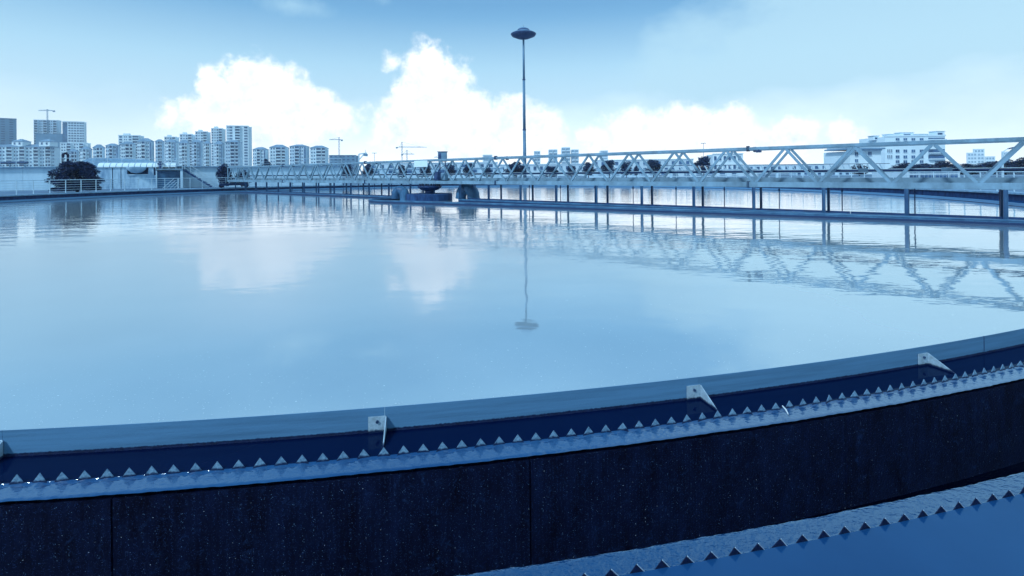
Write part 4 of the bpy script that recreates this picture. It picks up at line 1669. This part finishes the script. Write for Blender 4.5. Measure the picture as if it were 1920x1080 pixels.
for i in range(np_ + 1):
    a = WP0 + WD * (WLEN * i / np_) + Vector((0, .1, ZW + .11))
    if src_ is None:
        src_ = MB().box((0, 0, .56), (.05, .05, 1.12)).build('post', M_rail)
        src_.parent = wr
        src_.location = a - WP0
    else:
        inst('post', src_, wr, a, WRZ)
# vaulted white cover over the channel
p, q = onwall(186, .9), onwall(332, .9)
vc = empty('vaulted_cover', tuple((p + q) / 2), 'row of white arched covers along the top of the stained channel wall', 'channel cover')
Lv = (q - p).length
nv = 13
vs_ = None
for i in range(nv):
    a = p + WD * (Lv * i / nv)
    if vs_ is None:
        m = MB()
        w_ = Lv / nv
        K = 9
        for e in (0.03, w_ - .05):
            for j in range(K):
                t = pi / 2 * j / (K - 1)
                m.v.append((e, -.75 + 1.1 * (1 - cos(t)), ZW - .02 + .62 * sin(t)))
        for j in range(K - 1):
            m.f.append((j, j + K, j + K + 1, j + 1))
        m.f.append(tuple(range(K)))
        m.f.append(tuple(reversed(range(K, 2 * K))))
        vs_ = m.build('arched_panel', M_white, None, smooth=False)
        vs_.parent = vc
        vs_.location = a - vc.location
        vs_.rotation_euler = (0, 0, WRZ)
    else:
        inst('arched_panel', vs_, vc, a, WRZ)
pr = empty('channel_block', tuple(onwall(240, 1.2)), 'stained concrete channel block with dark niche under the arched covers', 'wall')


def wbox(x0, x1, off, dep, z0, z1, nm, m, parent):
    a, b = onwall(x0, off), onwall(x1, off)
    nn = Vector((WD.y, -WD.x, 0))
    c = (a + b) / 2 - nn * (dep / 2)
    return MB().box((c.x, c.y, (z0 + z1) / 2), ((b - a).length, dep, z1 - z0), WRZ).build(nm, m, parent)


for x0, x1 in ((187, 210), (212, 226), (227.5, 238)):
    wbox(x0, x1, 1.5, 1.4, .3, ZW - .05, 'pier', M_conc2, pr)
wbox(210, 212, 1.3, 1.1, .3, ZW - .1, 'gap', M_drum, pr)
wbox(226, 227.5, 1.3, 1.1, .3, ZW - .1, 'gap', M_drum, pr)
wbox(238, 293, 1.5, 1.4, .3, 2.05, 'lower_wall', M_conc2, pr)
wbox(238, 278, 1.62, .2, 2.06, 2.2, 'ledge', M_conc, pr)
wbox(238.2, 277.6, .75, .6, 2.21, 3.0, 'niche', M_drum, pr)
wbox(278, 288, 1.5, 1.4, 2.06, ZW - .05, 'pier', M_conc2, pr)
wbox(288, 293, 1.2, 1.0, 2.06, ZW - .1, 'gap', M_drum, pr)
# conical hopper bulging into the niche
c = onwall(256, 1.35)
MB().lathe([(1.15, 3.15), (1.05, 2.85), (.6, 2.45), (.05, 2.30)], 20, (c.x, c.y, 0)).build('hopper', M_conc, pr, smooth=True)
# platform, stairs, their railings
pf = empty('steel_platform', tuple(onwall(318, 1.6)), 'raised steel platform with railing above a dark recess left of the stairs', 'platform')
wbox(291, 343, 2.6, 2.2, 2.72, 2.92, 'deck', M_steel, pf)
wbox(294, 337, 1.2, 1.0, .3, 2.6, 'shaded_back_wall', M_blade, pf)  # darker paint here stands in for the shadow beneath the deck
wbox(338, 342.5, 2.5, .4, .3, 2.7, 'support', M_conc, pf)
wbox(292, 294, 2.5, .3, .3, 2.7, 'support', M_conc, pf)
for off in (2.55, .45):
    for z, r in ((4.02, .035), (3.65, .018), (3.3, .018)):
        MB().tube([onwall(292, off) + Vector((0, 0, z)), onwall(342, off) + Vector((0, 0, z))], r, 6).build('rail', M_rail, pf)
    for xx in (292, 304, 317, 330, 342):
        MB().bar(onwall(xx, off) + Vector((0, 0, 2.9)), onwall(xx, off) + Vector((0, 0, 4.02)), .05, .05).build('post', M_rail, pf)
mt = empty('pump_motor', tuple(onwall(301, 1.6) + Vector((0, 0, 2.92))), 'dark valve motor standing on the left of the steel platform', 'motor')
p = onwall(301, 1.6)
MB().tube([p + Vector((0, 0, 2.92)), p + Vector((0, 0, 3.9))], .17, 10).build('body', M_lampd, mt)
MB().tube([p + Vector((-.35, 0, 3.6)), p + Vector((.35, 0, 3.6))], .13, 8).build('cross_body', M_drum, mt)
st = empty('steel_stairs', tuple(onwall(370, 1.6)), 'steel stairs with dark treads descending right from the platform', 'stairs')
sa, sb = onwall(343, 1.6), onwall(397, 1.6)
nst = 12
nn = Vector((WD.y, -WD.x, 0))
for i in range(nst):
    t = (i + .5) / nst
    p = sa.lerp(sb, t)
    z = 2.86 - (2.86 - .42) * t
    MB().box((p.x, p.y, z), ((sb - sa).length / nst * 1.15, 1.3, .05), WRZ).build('tread', M_drum, st)
for off in (2.3, .9):
    a = onwall(343, off) + Vector((0, 0, 2.80))
    b = onwall(397, off) + Vector((0, 0, .34))
    MB().bar(a, b, .05, .24).build('stringer', M_drum if off > 2 else M_steel, st)
    for dz, r in ((1.15, .035), (.75, .018), (.4, .018)):
        MB().tube([a + Vector((0, 0, dz)), b + Vector((0, 0, dz))], r, 6).build('handrail', M_rail, st)
    for i in range(5):
        t = (i + .3) / 5
        p = a.lerp(b, t)
        MB().bar(p, p + Vector((0, 0, 1.15)), .04, .04).build('baluster', M_rail, st)
# small stair rails rising to the tank wall (x 305-335)
ss = empty('step_railing', tuple(at(322, 350, 56)), 'short slanting step railing of pale bars behind the tank rail', 'railing')
for k in range(4):
    a, b = at(305 + 7 * k, 353, 55.5 + .2 * k), at(326 + 3 * k, 335 + 3.2 * k, 55.5 + .2 * k)
    MB().tube([a, b], .032, 6).build('slanting_bar', M_rail, ss)
MB().bar(at(335, 353, 56), at(335, 334.5, 56), .06, .06).build('post', M_rail, ss)
# black inverted-U frame on the wall, low vaulted roof behind
bu = empty('gate_frame', tuple(onwall(122, -.3)), 'black inverted-U gate frame standing on the wall above the round shrub', 'frame')
p = onwall(118, -.3)
q = onwall(127.5, -.3)
z0, z1 = ZW, at(122, 287.5, p.y).z
MB().bar((p.x, p.y, z0), (p.x, p.y, z1 - .25), .18, .18).build('upright', M_black, bu)
MB().bar((q.x, q.y, z0), (q.x, q.y, z1 - .25), .18, .18).build('upright', M_black, bu)
MB().bar((p.x - .08, p.y, z1 - .28), (p.x + .25, p.y, z1), .2, .2).bar((p.x + .15, p.y, z1 - .02), (q.x - .1, q.y, z1 + .04), .2, .24).bar((q.x - .2, q.y, z1), (q.x + .08, q.y, z1 - .3), .2, .2).build('crosshead', M_black, bu)
ro = empty('vaulted_roof', tuple(at(205, 300, 80)), 'low wide vaulted roof behind the basin wall right of the shrub', 'roof')
m = MB()
a, b = at(150, 303, 80), at(250, 303, 80)
zr = at(200, 296.5, 80).z
K = 16
for y_ in (78, 88):
    for j in range(K + 1):
        t = j / K
        m.v.append((a.x + (b.x - a.x) * t, y_, 3.1 + (zr - 3.1) * sin(pi * t) ** .8))
for j in range(K):
    m.f.append((j, j + 1, j + K + 2, j + K + 1))
m.f.append(tuple(range(K + 1)))
m.build('roof_shell', M_coping, ro)
MB().box(((a.x + b.x) / 2, 83, 1.7), (b.x - a.x - .3, 9.6, 2.8)).build('wall', M_conc, ro)
# long pipe and dark shed band on top of the wall far left
p, q = at(-60, 307, 68), at(52, 307, 68)
pb = empty('pipe_bundle', tuple((p + q) / 2), 'dark horizontal pipe above the basin wall at the far left', 'pipe')
MB().tube([(p.x, 68, 3.95), (q.x, 68, 3.95)], .16, 10).build('pipe', M_drum, pb)
for t in (.1, .4, .7, .95):
    x_ = p.x + (q.x - p.x) * t
    MB().bar((x_, 68, .3), (x_, 68, 3.79), .12, .12).build('support', M_steel, pb)

# ------------------------------------------------------------------ small things in the foreground
fk = MB()
rnd = random.Random(9)
for _ in range(4200):
    px, py = rnd.uniform(-40, 1960), 430 + 400 * sqrt(rnd.random())
    u, v = ray(px, py)
    if v > -.02:
        continue
    Y = EYE / -v
    x, y = u * Y, Y
    if hypot(x - CX, y - CY) > R_B - .03:
        continue
    s_ = rnd.uniform(.0010, .0032) * (1.9 if rnd.random() < .06 else 1) * min(1.6, .6 + Y / 12)
    a = rnd.uniform(0, pi)
    k = len(fk.v)
    nk = 5
    for j in range(nk):
        b_ = a + 2 * pi * j / nk
        rr = s_ * rnd.uniform(.6, 1.3)
        fk.v.append((x + rr * cos(b_) * 1.5, y + rr * sin(b_), .0025))
    fk.f.append(tuple(range(k, k + nk)))
tag(fk.build('scum_flecks', M_fleck), 'tiny pale flecks of scum floating on the tank water', 'scum', kind='stuff')
# a pale straw caught between two teeth
a, b = at(1467, 761, 3.96), at(1478, 777, 3.86)
tag(MB().tube([a, a.lerp(b, .5) + Vector((.004, 0, .004)), b], [.004, .006, .004], 6).build('straw', M_fleck), 'pale straw caught between two teeth of the far weir', 'straw')

# ------------------------------------------------------------------ haze
hz = MB().box((0, 365, 53), (1900, 790, 108))
hz = hz.build('haze', M_black)
tag(hz, kind='stuff')
hm = bpy.data.materials.new('haze')
hm.use_nodes = True
HN = hm.node_tree.nodes
HN.clear()
ho = HN.new('ShaderNodeOutputMaterial')
hv = HN.new('ShaderNodeVolumePrincipled')
hv.inputs['Color'].default_value = (.85, .95, 1, 1)
hv.inputs['Density'].default_value = .00028
hv.inputs['Anisotropy'].default_value = .2
hm.node_tree.links.new(hv.outputs[0], ho.inputs['Volume'])
hz.data.materials[0] = hm
scene.cycles.volume_bounces = 0
scene.cycles.max_bounces = 6
